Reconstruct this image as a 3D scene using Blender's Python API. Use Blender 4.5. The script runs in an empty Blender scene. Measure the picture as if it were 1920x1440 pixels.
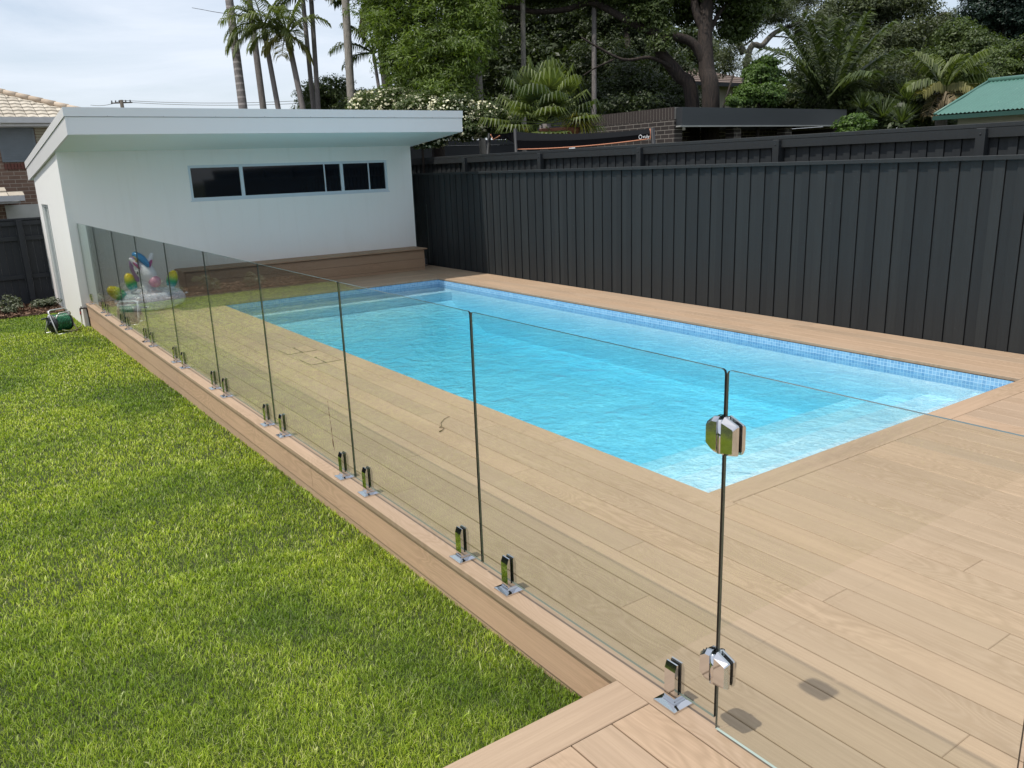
import bpy, bmesh, math, random
import numpy as np
from mathutils import Vector, Matrix
random.seed(7); rng = np.random.default_rng(7)
S = bpy.context.scene
C = S.collection

# ------------------------------------------------------------------ camera
CAM = np.array([-1.8576, -1.5693, 1.8528]); FPX = 1529.7
YAW, PITCH, ROLL = 0.60297, 0.25972, -0.0366
fw = np.array([math.sin(YAW)*math.cos(PITCH), math.cos(YAW)*math.cos(PITCH), -math.sin(PITCH)])
rt = np.cross(fw, [0, 0, 1]); rt /= np.linalg.norm(rt); up = np.cross(rt, fw)
rt, up = math.cos(ROLL)*rt + math.sin(ROLL)*up, -math.sin(ROLL)*rt + math.cos(ROLL)*up
cd = bpy.data.cameras.new('camera'); cam = bpy.data.objects.new('camera', cd); C.objects.link(cam)
M = Matrix(((rt[0], up[0], -fw[0], CAM[0]), (rt[1], up[1], -fw[1], CAM[1]), (rt[2], up[2], -fw[2], CAM[2]), (0, 0, 0, 1)))
cam.matrix_world = M
cd.lens = FPX/1920*36; cd.sensor_width = 36; cd.clip_start = 0.05; cd.clip_end = 3000
S.camera = cam
S.render.resolution_x = 1024; S.render.resolution_y = 768

def W(px, py, D):
    """point seen at a pixel of the photograph, D metres in front of the camera"""
    return Vector((CAM + D*(fw + rt*(px-960)/FPX - up*(py-720)/FPX)).tolist())

# ------------------------------------------------------------------ world and sun
SUN_DIR = Vector((-0.44, 0.07, 1.0)).normalized()      # towards the sun
elev = math.asin(SUN_DIR.z); az = math.atan2(SUN_DIR.x, SUN_DIR.y)
wd = bpy.data.worlds.new('World'); S.world = wd; wd.use_nodes = True
nt = wd.node_tree; nt.nodes.clear()
def wn(t, **k):
    n = nt.nodes.new(t)
    for a, b in k.items(): setattr(n, a, b)
    return n
sky = wn('ShaderNodeTexSky', sky_type='NISHITA', sun_disc=False, sun_elevation=elev, sun_rotation=az, air_density=1.0, dust_density=1.5, ozone_density=1.2)
tc = wn('ShaderNodeTexCoord'); mp = wn('ShaderNodeMapping'); mp.inputs['Scale'].default_value = (1.2, 1.2, 5.5); mp.inputs['Rotation'].default_value = (0.15, 0.1, 0.4)
nz = wn('ShaderNodeTexNoise'); nz.inputs['Scale'].default_value = 2.2; nz.inputs['Detail'].default_value = 8; nz.inputs['Roughness'].default_value = .6; nz.inputs['Distortion'].default_value = .4
rp = wn('ShaderNodeValToRGB'); rp.color_ramp.elements[0].position = .30; rp.color_ramp.elements[1].position = .72
rp.color_ramp.elements[0].color = (.38, .38, .38, 1); rp.color_ramp.elements[1].color = (.98, .98, .98, 1)
mx = wn('ShaderNodeMixRGB'); mx.inputs[2].default_value = (6.6, 7.1, 7.9, 1)
bg = wn('ShaderNodeBackground'); bg.inputs['Strength'].default_value = 0.132
ow = wn('ShaderNodeOutputWorld')
L = nt.links.new
L(tc.outputs['Generated'], mp.inputs['Vector']); L(mp.outputs[0], nz.inputs['Vector']); L(nz.outputs['Fac'], rp.inputs['Fac'])
L(rp.outputs['Color'], mx.inputs[0]); L(sky.outputs[0], mx.inputs[1]); L(mx.outputs[0], bg.inputs['Color']); L(bg.outputs[0], ow.inputs['Surface'])
sl = bpy.data.lights.new('sun', 'SUN'); sun = bpy.data.objects.new('sun', sl); C.objects.link(sun)
sl.energy = 3.6; sl.angle = math.radians(0.9); sl.color = (1.0, .95, .87)
sun.rotation_euler = SUN_DIR.to_track_quat('Z', 'Y').to_euler()
S.view_settings.view_transform = 'Standard'; S.view_settings.look = 'None'; S.view_settings.gamma = 1
S.view_settings.exposure = 0.06
S.cycles.transparent_max_bounces = 24
S.cycles.max_bounces = 10; S.cycles.glossy_bounces = 6; S.cycles.transmission_bounces = 8
S.cycles.caustics_reflective = False; S.cycles.caustics_refractive = False

# ------------------------------------------------------------------ materials
class NT:
    def __init__(s, name):
        s.m = bpy.data.materials.new(name); s.m.use_nodes = True; s.t = s.m.node_tree; s.t.nodes.clear()
        s.out = s.n('ShaderNodeOutputMaterial')
    def n(s, t, **k):
        x = s.t.nodes.new(t)
        for a, b in k.items(): setattr(x, a, b)
        return x
    def l(s, a, b): s.t.links.new(a, b)
    def math(s, op, a, b=None, c=None, clamp=False):
        x = s.n('ShaderNodeMath', operation=op, use_clamp=clamp)
        for i, v in enumerate((a, b, c)):
            if v is None: continue
            if isinstance(v, (int, float)): x.inputs[i].default_value = v
            else: s.l(v, x.inputs[i])
        return x.outputs[0]
    def noise(s, vec, scale, detail=4, rough=.55, dist=0.0, out='Fac'):
        x = s.n('ShaderNodeTexNoise'); x.inputs['Scale'].default_value = scale; x.inputs['Detail'].default_value = detail
        x.inputs['Roughness'].default_value = rough; x.inputs['Distortion'].default_value = dist
        if vec is not None: s.l(vec, x.inputs['Vector'])
        return x.outputs[out]
    def ramp(s, fac, stops):
        x = s.n('ShaderNodeValToRGB'); e = x.color_ramp.elements
        while len(e) < len(stops): e.new(.5)
        for i, (p, c) in enumerate(stops):
            e[i].position = p; e[i].color = (*c, 1) if len(c) == 3 else c
        s.l(fac, x.inputs['Fac']); return x.outputs['Color']
    def mix(s, fac, a, b, mode='MIX'):
        x = s.n('ShaderNodeMixRGB', blend_type=mode)
        for i, v in enumerate((fac, a, b)):
            if isinstance(v, (int, float)): x.inputs[i].default_value = v
            elif isinstance(v, tuple): x.inputs[i].default_value = (*v, 1)
            else: s.l(v, x.inputs[i])
        return x.outputs[0]
    def mapv(s, vec, scale=(1, 1, 1), rot=(0, 0, 0), loc=(0, 0, 0)):
        x = s.n('ShaderNodeMapping'); x.inputs['Scale'].default_value = scale; x.inputs['Rotation'].default_value = rot; x.inputs['Location'].default_value = loc
        s.l(vec, x.inputs['Vector']); return x.outputs[0]
    def bump(s, h, strength=.3, dist=.01):
        x = s.n('ShaderNodeBump'); x.inputs['Strength'].default_value = strength; x.inputs['Distance'].default_value = dist
        s.l(h, x.inputs['Height']); return x.outputs[0]
    def bsdf(s, color, rough=.6, metal=0.0, normal=None, spec=None, **kw):
        b = s.n('ShaderNodeBsdfPrincipled')
        if isinstance(color, tuple): b.inputs['Base Color'].default_value = (*color, 1)
        else: s.l(color, b.inputs['Base Color'])
        if isinstance(rough, (int, float)): b.inputs['Roughness'].default_value = rough
        else: s.l(rough, b.inputs['Roughness'])
        b.inputs['Metallic'].default_value = metal
        if spec is not None: b.inputs['Specular IOR Level'].default_value = spec
        if normal is not None: s.l(normal, b.inputs['Normal'])
        for k, v in kw.items(): b.inputs[k.replace('_', ' ')].default_value = v
        s.l(b.outputs[0], s.out.inputs['Surface']); return b
    def geo(s): return s.n('ShaderNodeNewGeometry')
    def objc(s): return s.n('ShaderNodeTexCoord').outputs['Object']
    def wpos(s): return s.geo().outputs['Position']

def plain(name, color, rough=.6, metal=0.0, var=.15, scale=6.0, bump=.0, spec=None, bscale=80):
    n = NT(name); p = n.wpos(); f = n.noise(p, scale, 5)
    c = n.mix(f, tuple(x*(1-var) for x in color), tuple(min(1, x*(1+var)) for x in color))
    nm = n.bump(n.noise(p, bscale, 3), bump, .004) if bump else None
    n.bsdf(c, rough, metal, nm, spec); return n.m

MAT = {}
MAT['render_plain'] = plain('white_render', (.86, .86, .83), .85, var=.03, scale=1.5, bump=.35, bscale=140)
def rendermat():
    n = NT('white_render'); p = n.wpos(); sp = n.n('ShaderNodeSeparateXYZ'); n.l(p, sp.inputs[0])
    c = n.mix(n.noise(p, .9, 4), (.86, .855, .82), (.90, .89, .86))
    drip = n.ramp(n.noise(n.mapv(p, (9, 9, .55)), 1.0, 4, .6), [(.52, (0, 0, 0)), (.78, (1, 1, 1))]); c = n.mix(n.math('MULTIPLY', drip, .14), c, (.60, .56, .48))
    low = n.math('SUBTRACT', n.math('ADD', .62, n.math('MULTIPLY', n.noise(p, 3, 4), .5)), sp.outputs['Z'], clamp=True)
    c = n.mix(n.math('MULTIPLY', low, .28), c, (.66, .56, .48))
    n.bsdf(c, .88, 0, n.bump(n.noise(p, 130, 4, .7), .5, .004)); return n.m
MAT['render'] = rendermat()
MAT['fascia'] = plain('pale_fascia_paint', (.76, .755, .745), .45, var=.03, scale=2)
MAT['soffit'] = plain('soffit_paint', (.78, .88, .84), .6, var=.02, scale=1)
MAT['frame'] = plain('window_frame_paint', (.58, .66, .72), .35, var=.02)
MAT['darkglass'] = plain('window_glass_dark', (.006, .008, .012), .04, var=.1, spec=.5)
MAT['chrome'] = plain('polished_steel', (.66, .66, .67), .05, 1.0, var=.02)
MAT['rubber'] = plain('black_rubber', (.012, .012, .013), .6, var=.1)
MAT['terracotta'] = plain('terracotta', (.23, .085, .045), .7, var=.2)
MAT['black_fabric'] = plain('black_mesh_fabric', (.006, .006, .007), 1.0, var=.2, scale=15, spec=.02)
MAT['dark_fabric'] = plain('charcoal_fabric', (.016, .017, .019), 1.0, var=.12, scale=9, spec=.02)
MAT['orange'] = plain('orange_piping', (.55, .22, .12), .6)
MAT['white_mark'] = plain('white_print', (.75, .75, .75), .6)
MAT['dark_metal'] = plain('dark_post_paint', (.018, .019, .022), .45)
MAT['alu'] = plain('grey_aluminium', (.62, .62, .60), .35, .6, var=.05)
MAT['plastic_dark'] = plain('dark_grey_plastic', (.025, .03, .035), .4)
MAT['plastic_grey'] = plain('grey_plastic', (.35, .37, .40), .45)
MAT['brown_pipe'] = plain('brown_pipe', (.035, .022, .018), .5)
MAT['red_plastic'] = plain('red_connector', (.35, .08, .06), .5)
MAT['pale_hose'] = plain('pale_hose', (.30, .30, .17), .5)
MAT['white_vinyl'] = plain('white_vinyl', (.93, .92, .94), .18, var=.03)
MAT['pink_vinyl'] = plain('pink_vinyl', (.72, .36, .45), .2)
MAT['magenta_vinyl'] = plain('magenta_vinyl', (.50, .08, .25), .25)
MAT['blue_vinyl'] = plain('blue_vinyl', (.05, .30, .62), .2)
MAT['eye_black'] = plain('black_print', (.01, .01, .015), .3)
MAT['conc'] = plain('pale_concrete', (.42, .37, .29), .9, var=.15, scale=10, bump=.3)
MAT['garage'] = plain('cream_door', (.55, .54, .50), .5)
MAT['cream'] = plain('cream_wall', (.50, .46, .38), .8, var=.06, scale=2)
MAT['gutter'] = plain('grey_gutter', (.52, .51, .50), .5)
MAT['louvre'] = plain('grey_louvre', (.17, .195, .215), .5)
MAT['carport'] = plain('carport_fascia', (.038, .042, .047), .45, var=.06, scale=2)
MAT['interior'] = plain('dark_interior', (.012, .012, .012), .9)
MAT['wire'] = plain('wire', (.03, .03, .035), .6)
MAT['wood_pole'] = plain('pole_timber', (.10, .085, .07), .9)
MAT['stick'] = plain('dry_twig', (.10, .06, .03), .9)
MAT['mud'] = plain('dried_mud', (.16, .095, .045), .95, var=.3, scale=60)
MAT['steelpin'] = plain('fixing_hole', (.03, .02, .015), .8)
MAT['hinge_red'] = MAT['chrome']

def hosemat():
    n = NT('green_hose'); p = n.wpos(); f = n.noise(p, 40, 2)
    c = n.ramp(f, [(.3, (.005, .05, .025)), (.6, (.015, .16, .07)), (.75, (.25, .42, .3))])
    n.bsdf(c, .3); return n.m
MAT['hose'] = hosemat()

# decking boards: u runs along the board, v across it, every board an island
def deckmat(name, tint=(1, 1, 1), stains=False):
    n = NT(name); uv = n.n('ShaderNodeUVMap').outputs[0]; g = n.geo(); r = g.outputs['Random Per Island']
    off = n.n('ShaderNodeCombineXYZ'); n.l(n.math('MULTIPLY', r, 57.0), off.inputs[0]); n.l(n.math('MULTIPLY', r, 31.0), off.inputs[1])
    n.l(n.math('MULTIPLY', r, 91.0), off.inputs[2])
    va = n.n('ShaderNodeVectorMath', operation='ADD'); n.l(uv, va.inputs[0]); n.l(off.outputs[0], va.inputs[1]); v = va.outputs[0]
    fine = n.noise(n.mapv(v, (2.2, 130, 1)), 1.0, 4, .6)
    streak = n.noise(n.mapv(v, (1.1, 26, 1)), 1.0, 4, .55, .4)
    # flame grain: contour lines of a stretched noise field
    field = n.noise(n.mapv(v, (1.5, 6.5, 1)), 1.0, 2, .4, .25)
    ring = n.math('SINE', n.math('MULTIPLY', field, 130.0))
    ring = n.math('MULTIPLY_ADD', ring, .5, .5)
    sel = n.noise(n.mapv(v, (.8, 2.0, 1)), 1.0, 1); selm = n.ramp(sel, [(.42, (.12, .12, .12)), (.58, (1, 1, 1))])
    ringm = n.math('MULTIPLY', ring, selm)
    h = n.math('ADD', n.math('MULTIPLY', fine, .55), n.math('MULTIPLY', ringm, .35))
    base = n.ramp(streak, [(.25, (.392, .281, .192)), (.5, (.430, .309, .212)), (.75, (.462, .335, .231))])
    tone = n.ramp(r, [(0, (.86, .885, .90)), (.35, (.95, .955, .96)), (.7, (1, 1, 1)), (1, (1.06, 1.03, 1.0))])
    c = n.mix(1.0, base, tone, 'MULTIPLY')
    c = n.mix(n.math('MULTIPLY', ringm, .55), c, (.31, .215, .135))
    c = n.mix(n.math('MULTIPLY', n.math('SUBTRACT', .62, fine, clamp=True), 1.1), c, (.28, .195, .125))
    speck = n.noise(n.mapv(v, (30, 60, 1)), 1.0, 2); sm = n.ramp(speck, [(.70, (0, 0, 0)), (.78, (1, 1, 1))])
    c = n.mix(n.math('MULTIPLY', sm, .28), c, (.25, .17, .10))
    big = n.noise(g.outputs['Position'], 1.1, 3); c = n.mix(n.math('MULTIPLY', n.math('SUBTRACT', big, .45, clamp=True), .7), c, (.43, .33, .22))
    if stains:                      # damp stains left on two spots of the boards
        for (x, y, rx, ry, a, k) in ((.55, -.75, .25, .04, .8, .25), (1.35, 3.0, .14, .03, .6, .16), (3.2, -.1, .22, .06, .8, .3), (2.9, 1.31, 1.1, .08, 0, .25)):
            mpn = n.n('ShaderNodeMapping', vector_type='TEXTURE'); mpn.inputs['Location'].default_value = (x, y, 0); mpn.inputs['Rotation'].default_value = (0, 0, a); mpn.inputs['Scale'].default_value = (rx, ry, 1)
            n.l(g.outputs['Position'], mpn.inputs['Vector'])
            ln = n.n('ShaderNodeVectorMath', operation='LENGTH'); n.l(mpn.outputs[0], ln.inputs[0])
            d = n.math('ADD', ln.outputs['Value'], n.math('MULTIPLY', n.math('SUBTRACT', n.noise(g.outputs['Position'], 14, 4), .5), 1.6))
            mk = n.math('SUBTRACT', 1.0, n.math('SMOOTH_MIN', d, 1.0, .4), clamp=True)
            c = n.mix(n.math('MULTIPLY', mk, k*1.05, clamp=True), c, (.16, .115, .08))
    if tint != (1, 1, 1): c = n.mix(1.0, c, tint, 'MULTIPLY')
    n.bsdf(c, .62, 0, n.bump(h, .32, .003), spec=.35); return n.m
MAT['deck'] = deckmat('oak_composite_decking', stains=True)
MAT['bench'] = deckmat('oak_composite_bench', (.85, .78, .72))
MAT['void'] = plain('deck_gap_shadow', (.02, .015, .012), .9)

def fencemat(name, base=(.023, .0262, .0278)):
    n = NT(name); p = n.wpos(); r = n.geo().outputs['Random Per Island']
    g = n.noise(n.mapv(p, (40, 40, 2.0)), 1.0, 5, .6)
    c = n.mix(g, tuple(x*.78 for x in base), tuple(x*1.2 for x in base))
    t = n.ramp(r, [(0, (.82, .82, .84)), (1, (1.18, 1.16, 1.14))]); c = n.mix(1.0, c, t, 'MULTIPLY')
    sp = n.ramp(n.noise(p, 22, 2), [(.74, (0, 0, 0)), (.80, (1, 1, 1))]); c = n.mix(n.math('MULTIPLY', sp, .25), c, (.10, .10, .10))
    n.bsdf(c, .62, 0, n.bump(g, .45, .004), spec=.3); return n.m
MAT['fence'] = fencemat('charcoal_fence_paint')
MAT['fence_far'] = fencemat('charcoal_fence_paint_far', (.023, .026, .0278))
MAT['fence_black'] = fencemat('black_fence_paint', (.026, .029, .034))

def glassmat():
    n = NT('pane_glass'); g = n.geo()
    d = n.n('ShaderNodeVectorMath', operation='DOT_PRODUCT'); n.l(g.outputs['Incoming'], d.inputs[0]); n.l(g.outputs['Normal'], d.inputs[1])
    c = n.math('ABSOLUTE', d.outputs['Value']); f = n.math('POWER', n.math('SUBTRACT', 1.0, c), 5.0)
    f = n.math('MULTIPLY_ADD', f, .95, .04)
    # longer way through the pane at a slant: greener
    tint = n.ramp(c, [(.06, (.93, .955, .94)), (.35, (.955, .976, .957)), (.9, (.974, .987, .975))])
    tr = n.n('ShaderNodeBsdfTransparent'); n.l(tint, tr.inputs['Color'])
    gl = n.n('ShaderNodeBsdfGlossy'); gl.inputs['Roughness'].default_value = 0.0; gl.inputs['Color'].default_value = (.92, .98, .95, 1)
    ms = n.n('ShaderNodeMixShader'); n.l(f, ms.inputs[0]); n.l(tr.outputs[0], ms.inputs[1]); n.l(gl.outputs[0], ms.inputs[2])
    n.l(ms.outputs[0], n.out.inputs['Surface']); return n.m
MAT['glass'] = glassmat()
MAT['glass_edge'] = plain('glass_cut_edge', (.006, .011, .010), .35, var=.1, spec=.25)
MAT['glass_top'] = plain('glass_top_edge', (.06, .10, .09), .15, var=.1, spec=.8)

def watermat():
    n = NT('pool_water'); g = n.geo(); p = g.outputs['Position']
    rip = n.math('ADD', n.math('MULTIPLY', n.noise(n.mapv(p, (1, .8, 1)), 5.5, 3, .5, .6), 1.0), n.math('MULTIPLY', n.noise(p, 17, 3, .5, .8), .35))
    nm = n.bump(rip, .55, .05)
    d = n.n('ShaderNodeVectorMath', operation='DOT_PRODUCT'); n.l(g.outputs['Incoming'], d.inputs[0]); n.l(nm, d.inputs[1])
    c = n.math('ABSOLUTE', d.outputs['Value']); f = n.math('MULTIPLY_ADD', n.math('POWER', n.math('SUBTRACT', 1.0, c), 5.0), .96, .02)
    # rippled sunlight painted in as a net of brighter and dimmer transmission colour
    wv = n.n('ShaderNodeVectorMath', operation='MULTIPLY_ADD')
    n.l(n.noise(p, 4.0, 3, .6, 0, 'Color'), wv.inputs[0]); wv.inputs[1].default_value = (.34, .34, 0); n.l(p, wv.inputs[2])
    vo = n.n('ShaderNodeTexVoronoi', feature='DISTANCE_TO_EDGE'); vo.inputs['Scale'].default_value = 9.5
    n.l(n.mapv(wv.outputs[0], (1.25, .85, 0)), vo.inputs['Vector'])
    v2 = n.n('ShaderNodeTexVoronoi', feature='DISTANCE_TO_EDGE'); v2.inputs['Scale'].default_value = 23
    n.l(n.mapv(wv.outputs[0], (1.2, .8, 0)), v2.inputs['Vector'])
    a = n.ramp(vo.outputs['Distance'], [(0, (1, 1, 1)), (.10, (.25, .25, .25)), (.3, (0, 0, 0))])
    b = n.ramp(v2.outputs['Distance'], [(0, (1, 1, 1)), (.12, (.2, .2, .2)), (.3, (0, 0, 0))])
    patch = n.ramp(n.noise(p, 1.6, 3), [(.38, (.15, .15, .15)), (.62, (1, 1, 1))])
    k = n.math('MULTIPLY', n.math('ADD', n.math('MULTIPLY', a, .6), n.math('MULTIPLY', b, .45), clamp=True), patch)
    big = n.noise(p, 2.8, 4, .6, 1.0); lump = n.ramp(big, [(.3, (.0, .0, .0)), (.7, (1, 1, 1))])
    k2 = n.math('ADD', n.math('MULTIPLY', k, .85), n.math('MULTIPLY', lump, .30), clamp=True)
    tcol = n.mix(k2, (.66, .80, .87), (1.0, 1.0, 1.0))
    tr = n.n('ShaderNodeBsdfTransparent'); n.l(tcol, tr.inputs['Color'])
    gl = n.n('ShaderNodeBsdfGlossy'); gl.inputs['Roughness'].default_value = .06; n.l(nm, gl.inputs['Normal'])
    ms = n.n('ShaderNodeMixShader'); n.l(f, ms.inputs[0]); n.l(tr.outputs[0], ms.inputs[1]); n.l(gl.outputs[0], ms.inputs[2])
    n.l(ms.outputs[0], n.out.inputs['Surface'])
    va = n.n('ShaderNodeVolumeAbsorption'); va.inputs['Color'].default_value = (.47, .915, .984, 1); va.inputs['Density'].default_value = 1.0
    n.l(va.outputs[0], n.out.inputs['Volume']); return n.m
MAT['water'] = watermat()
MAT['glass_low'] = plain('glass_lower_edge', (.42, .50, .46), .2)
MAT['glass_under'] = plain('glass_under_edge', (.14, .165, .13), .2)
MAT['glass_pale'] = plain('glass_pale_edge', (.10, .115, .095), .3)

def pebblemat():
    n = NT('pebble_pool_lining'); p = n.wpos()
    vo = n.n('ShaderNodeTexVoronoi'); vo.inputs['Scale'].default_value = 90; n.l(p, vo.inputs['Vector'])
    c = n.ramp(vo.outputs['Distance'], [(.0, (.95, .95, .93)), (.5, (.88, .90, .91)), (.9, (.66, .74, .80))])
    c = n.mix(n.math('MULTIPLY', n.noise(p, 3, 4), .3), c, (.72, .80, .84))
    n.bsdf(c, .7); return n.m
MAT['pebble'] = pebblemat()

def tilemat(ax):
    n = NT('mosaic_tile_'+ax); p = n.wpos(); sp = n.n('ShaderNodeSeparateXYZ'); n.l(p, sp.inputs[0])
    pitch = .0335
    def cell(o, off=0):
        a = n.math('DIVIDE', n.math('ADD', o, off), pitch); fr = n.math('FRACT', a); fl = n.math('FLOOR', a); return fr, fl
    fu, iu = cell(sp.outputs['X' if ax == 'x' else 'Y']); fv, iv = cell(sp.outputs['Z'], 1.0)
    e = n.math('MINIMUM', n.math('MINIMUM', fu, n.math('SUBTRACT', 1.0, fu)), n.math('MINIMUM', fv, n.math('SUBTRACT', 1.0, fv)))
    grout = n.math('LESS_THAN', e, .075)
    cv = n.n('ShaderNodeCombineXYZ'); n.l(iu, cv.inputs[0]); n.l(iv, cv.inputs[1])
    wnz = n.n('ShaderNodeTexWhiteNoise', noise_dimensions='2D'); n.l(cv.outputs[0], wnz.inputs['Vector'])
    c = n.ramp(wnz.outputs['Value'], [(0, (.17, .35, .56)), (.5, (.21, .41, .62)), (1, (.28, .49, .68))])
    c = n.mix(grout, c, (.44, .62, .74)); n.bsdf(c, .15); return n.m
MAT['tilex'] = tilemat('x'); MAT['tiley'] = tilemat('y')

def brickmat(name, ca, cb, mortar, axis='x', sc=1.0):
    n = NT(name); p = n.wpos()
    if axis == 'x': v = n.mapv(p, rot=(-math.pi/2, 0, 0))
    else:
        sp = n.n('ShaderNodeSeparateXYZ'); n.l(p, sp.inputs[0]); cb_ = n.n('ShaderNodeCombineXYZ')
        n.l(sp.outputs['Y'], cb_.inputs[0]); n.l(sp.outputs['Z'], cb_.inputs[1]); v = cb_.outputs[0]
    if axis == 'x':
        sp = n.n('ShaderNodeSeparateXYZ'); n.l(p, sp.inputs[0]); cb_ = n.n('ShaderNodeCombineXYZ')
        n.l(sp.outputs['X'], cb_.inputs[0]); n.l(sp.outputs['Z'], cb_.inputs[1]); v = cb_.outputs[0]
    b = n.n('ShaderNodeTexBrick'); b.inputs['Scale'].default_value = 1/sc
    b.inputs['Brick Width'].default_value = .24; b.inputs['Row Height'].default_value = .086; b.inputs['Mortar Size'].default_value = .006
    b.inputs['Mortar Smooth'].default_value = .1
    b.inputs['Color1'].default_value = (*ca, 1); b.inputs['Color2'].default_value = (*cb, 1); b.inputs['Mortar'].default_value = (*mortar, 1)
    n.l(v, b.inputs['Vector']); c = n.mix(n.math('MULTIPLY', n.noise(p, 12, 4), .4), b.outputs['Color'], tuple(x*.6 for x in ca))
    n.bsdf(c, .85, 0, n.bump(n.math('SUBTRACT', 1.0, b.outputs['Fac']), .5, .006)); return n.m
MAT['brick_brown'] = brickmat('brown_brick', (.21, .125, .088), (.28, .175, .125), (.46, .39, .31), 'x')
MAT['brick_dark_y'] = brickmat('dark_brick_side', (.032, .025, .023), (.055, .042, .038), (.34, .31, .27), 'y')
MAT['brick_dark_x'] = brickmat('dark_brick_end', (.032, .025, .023), (.055, .042, .038), (.34, .31, .27), 'x')

def tileroof(name, a, b):
    n = NT(name); p = n.wpos(); r = n.geo().outputs['Random Per Island']
    c = n.mix(n.noise(p, 9, 5), a, b); c = n.mix(1.0, c, n.ramp(r, [(0, (.82, .8, .78)), (1, (1.1, 1.1, 1.1))]), 'MULTIPLY')
    n.bsdf(c, .8, 0, n.bump(n.noise(p, 30, 3), .3, .01)); return n.m
MAT['roof_cream'] = tileroof('cream_roof_tile', (.42, .37, .30), (.58, .53, .44))
MAT['ridge_brown'] = tileroof('tan_ridge_tile', (.42, .34, .26), (.54, .44, .34))
MAT['roof_brown'] = tileroof('brown_roof_tile', (.12, .085, .07), (.20, .15, .12))
def greenroof():
    n = NT('green_corrugated_steel'); p = n.wpos(); f = n.noise(p, 5, 4)
    c = n.mix(f, (.07, .165, .135), (.09, .205, .165)); w = n.ramp(n.noise(p, 14, 3), [(.72, (0, 0, 0)), (.78, (1, 1, 1))])
    c = n.mix(n.math('MULTIPLY', w, .4), c, (.5, .6, .5)); n.bsdf(c, .45); return n.m
MAT['greenroof'] = greenroof()

def leafmat(name, dark, light, trans=.35, hi=None, rough=.5):
    n = NT(name); g = n.geo(); r = g.outputs['Random Per Island']
    hi = hi or light
    c = n.ramp(r, [(0, dark), (.55, light), (.93, light), (1, hi)])
    big = n.noise(g.outputs['Position'], 1.3, 2); c = n.mix(n.ramp(big, [(.35, (0, 0, 0)), (.65, (.5, .5, .5))]), c, tuple(x*.62 for x in dark))
    b = n.n('ShaderNodeBsdfPrincipled'); n.l(c, b.inputs['Base Color']); b.inputs['Roughness'].default_value = rough; b.inputs['Specular IOR Level'].default_value = .4
    t = n.n('ShaderNodeBsdfTranslucent'); n.l(n.mix(1.0, c, (1.25, 1.35, .55), 'MULTIPLY'), t.inputs['Color'])
    ms = n.n('ShaderNodeMixShader'); ms.inputs[0].default_value = trans
    n.l(b.outputs[0], ms.inputs[1]); n.l(t.outputs[0], ms.inputs[2]); n.l(ms.outputs[0], n.out.inputs['Surface']); return n.m
MAT['leaf_bright'] = leafmat('bright_leaf', (.05, .085, .014), (.15, .215, .034), .38, (.26, .34, .06))
MAT['leaf_mid'] = leafmat('mid_leaf', (.036, .058, .016), (.10, .14, .034), .3)
MAT['leaf_dark'] = leafmat('dark_leaf', (.024, .038, .015), (.070, .096, .034), .28)
MAT['leaf_gum'] = leafmat('gum_leaf', (.050, .064, .032), (.12, .145, .066), .3)
MAT['leaf_lime'] = leafmat('lime_leaf', (.05, .10, .02), (.12, .20, .04), .35)
MAT['leaf_bluish'] = leafmat('bluish_leaf', (.012, .028, .018), (.026, .052, .033), .2)
MAT['frond'] = leafmat('palm_frond', (.075, .105, .028), (.17, .21, .06), .35, (.24, .25, .09))
MAT['frond_dark'] = leafmat('dark_palm_frond', (.036, .058, .02), (.10, .135, .042), .3)
MAT['frond_yellow'] = leafmat('yellowing_frond', (.12, .12, .03), (.26, .24, .08), .35)
MAT['frond_dry'] = leafmat('dry_frond', (.16, .12, .07), (.36, .29, .18), .3)
MAT['bromeliad'] = leafmat('yellow_strap_leaf', (.20, .19, .03), (.42, .38, .07), .3)
MAT['flower'] = plain('cream_flower', (.75, .72, .50), .6, var=.1)
MAT['shrub_grey'] = leafmat('grey_green_leaf', (.07, .09, .05), (.17, .19, .12), .25)
MAT['dry_leaf'] = leafmat('dry_leaf', (.16, .11, .06), (.32, .25, .16), .2)
def barkmat(name, a, b, ring=0):
    n = NT(name); p = n.wpos(); f = n.noise(n.mapv(p, (14, 14, 2.2)), 1.6, 6, .7, .5); f = n.ramp(f, [(.33, (0, 0, 0)), (.67, (1, 1, 1))]); c = n.mix(f, a, b); h = f
    if ring:
        sp = n.n('ShaderNodeSeparateXYZ'); n.l(p, sp.inputs[0])
        z = n.math('ADD', n.math('MULTIPLY', sp.outputs['Z'], ring), n.math('MULTIPLY', n.noise(p, 2, 2), .5))
        s = n.math('GREATER_THAN', n.math('FRACT', z), .72)
        c = n.mix(n.math('MULTIPLY', s, .75), c, tuple(min(1, x*1.75) for x in b))
    n.bsdf(c, .85, 0, n.bump(h, .6, .02)); return n.m
MAT['bark_ring'] = barkmat('ringed_palm_bark', (.13, .115, .11), (.21, .19, .18), 5.5)
MAT['bark_palm'] = barkmat('palm_bark', (.12, .105, .10), (.20, .18, .17), 0)
MAT['bark_palm_lit'] = barkmat('sunlit_palm_bark', (.16, .145, .125), (.27, .245, .21), 0)  # lighter copy of the palm bark, sunlight put into its colour
MAT['bark_dark'] = barkmat('dark_bark', (.007, .005, .004), (.048, .032, .024))
MAT['bark_grey'] = barkmat('grey_branch_bark', (.09, .08, .065), (.20, .18, .15))
MAT['crownshaft'] = plain('crownshaft', (.15, .17, .06), .5, var=.2)

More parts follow.
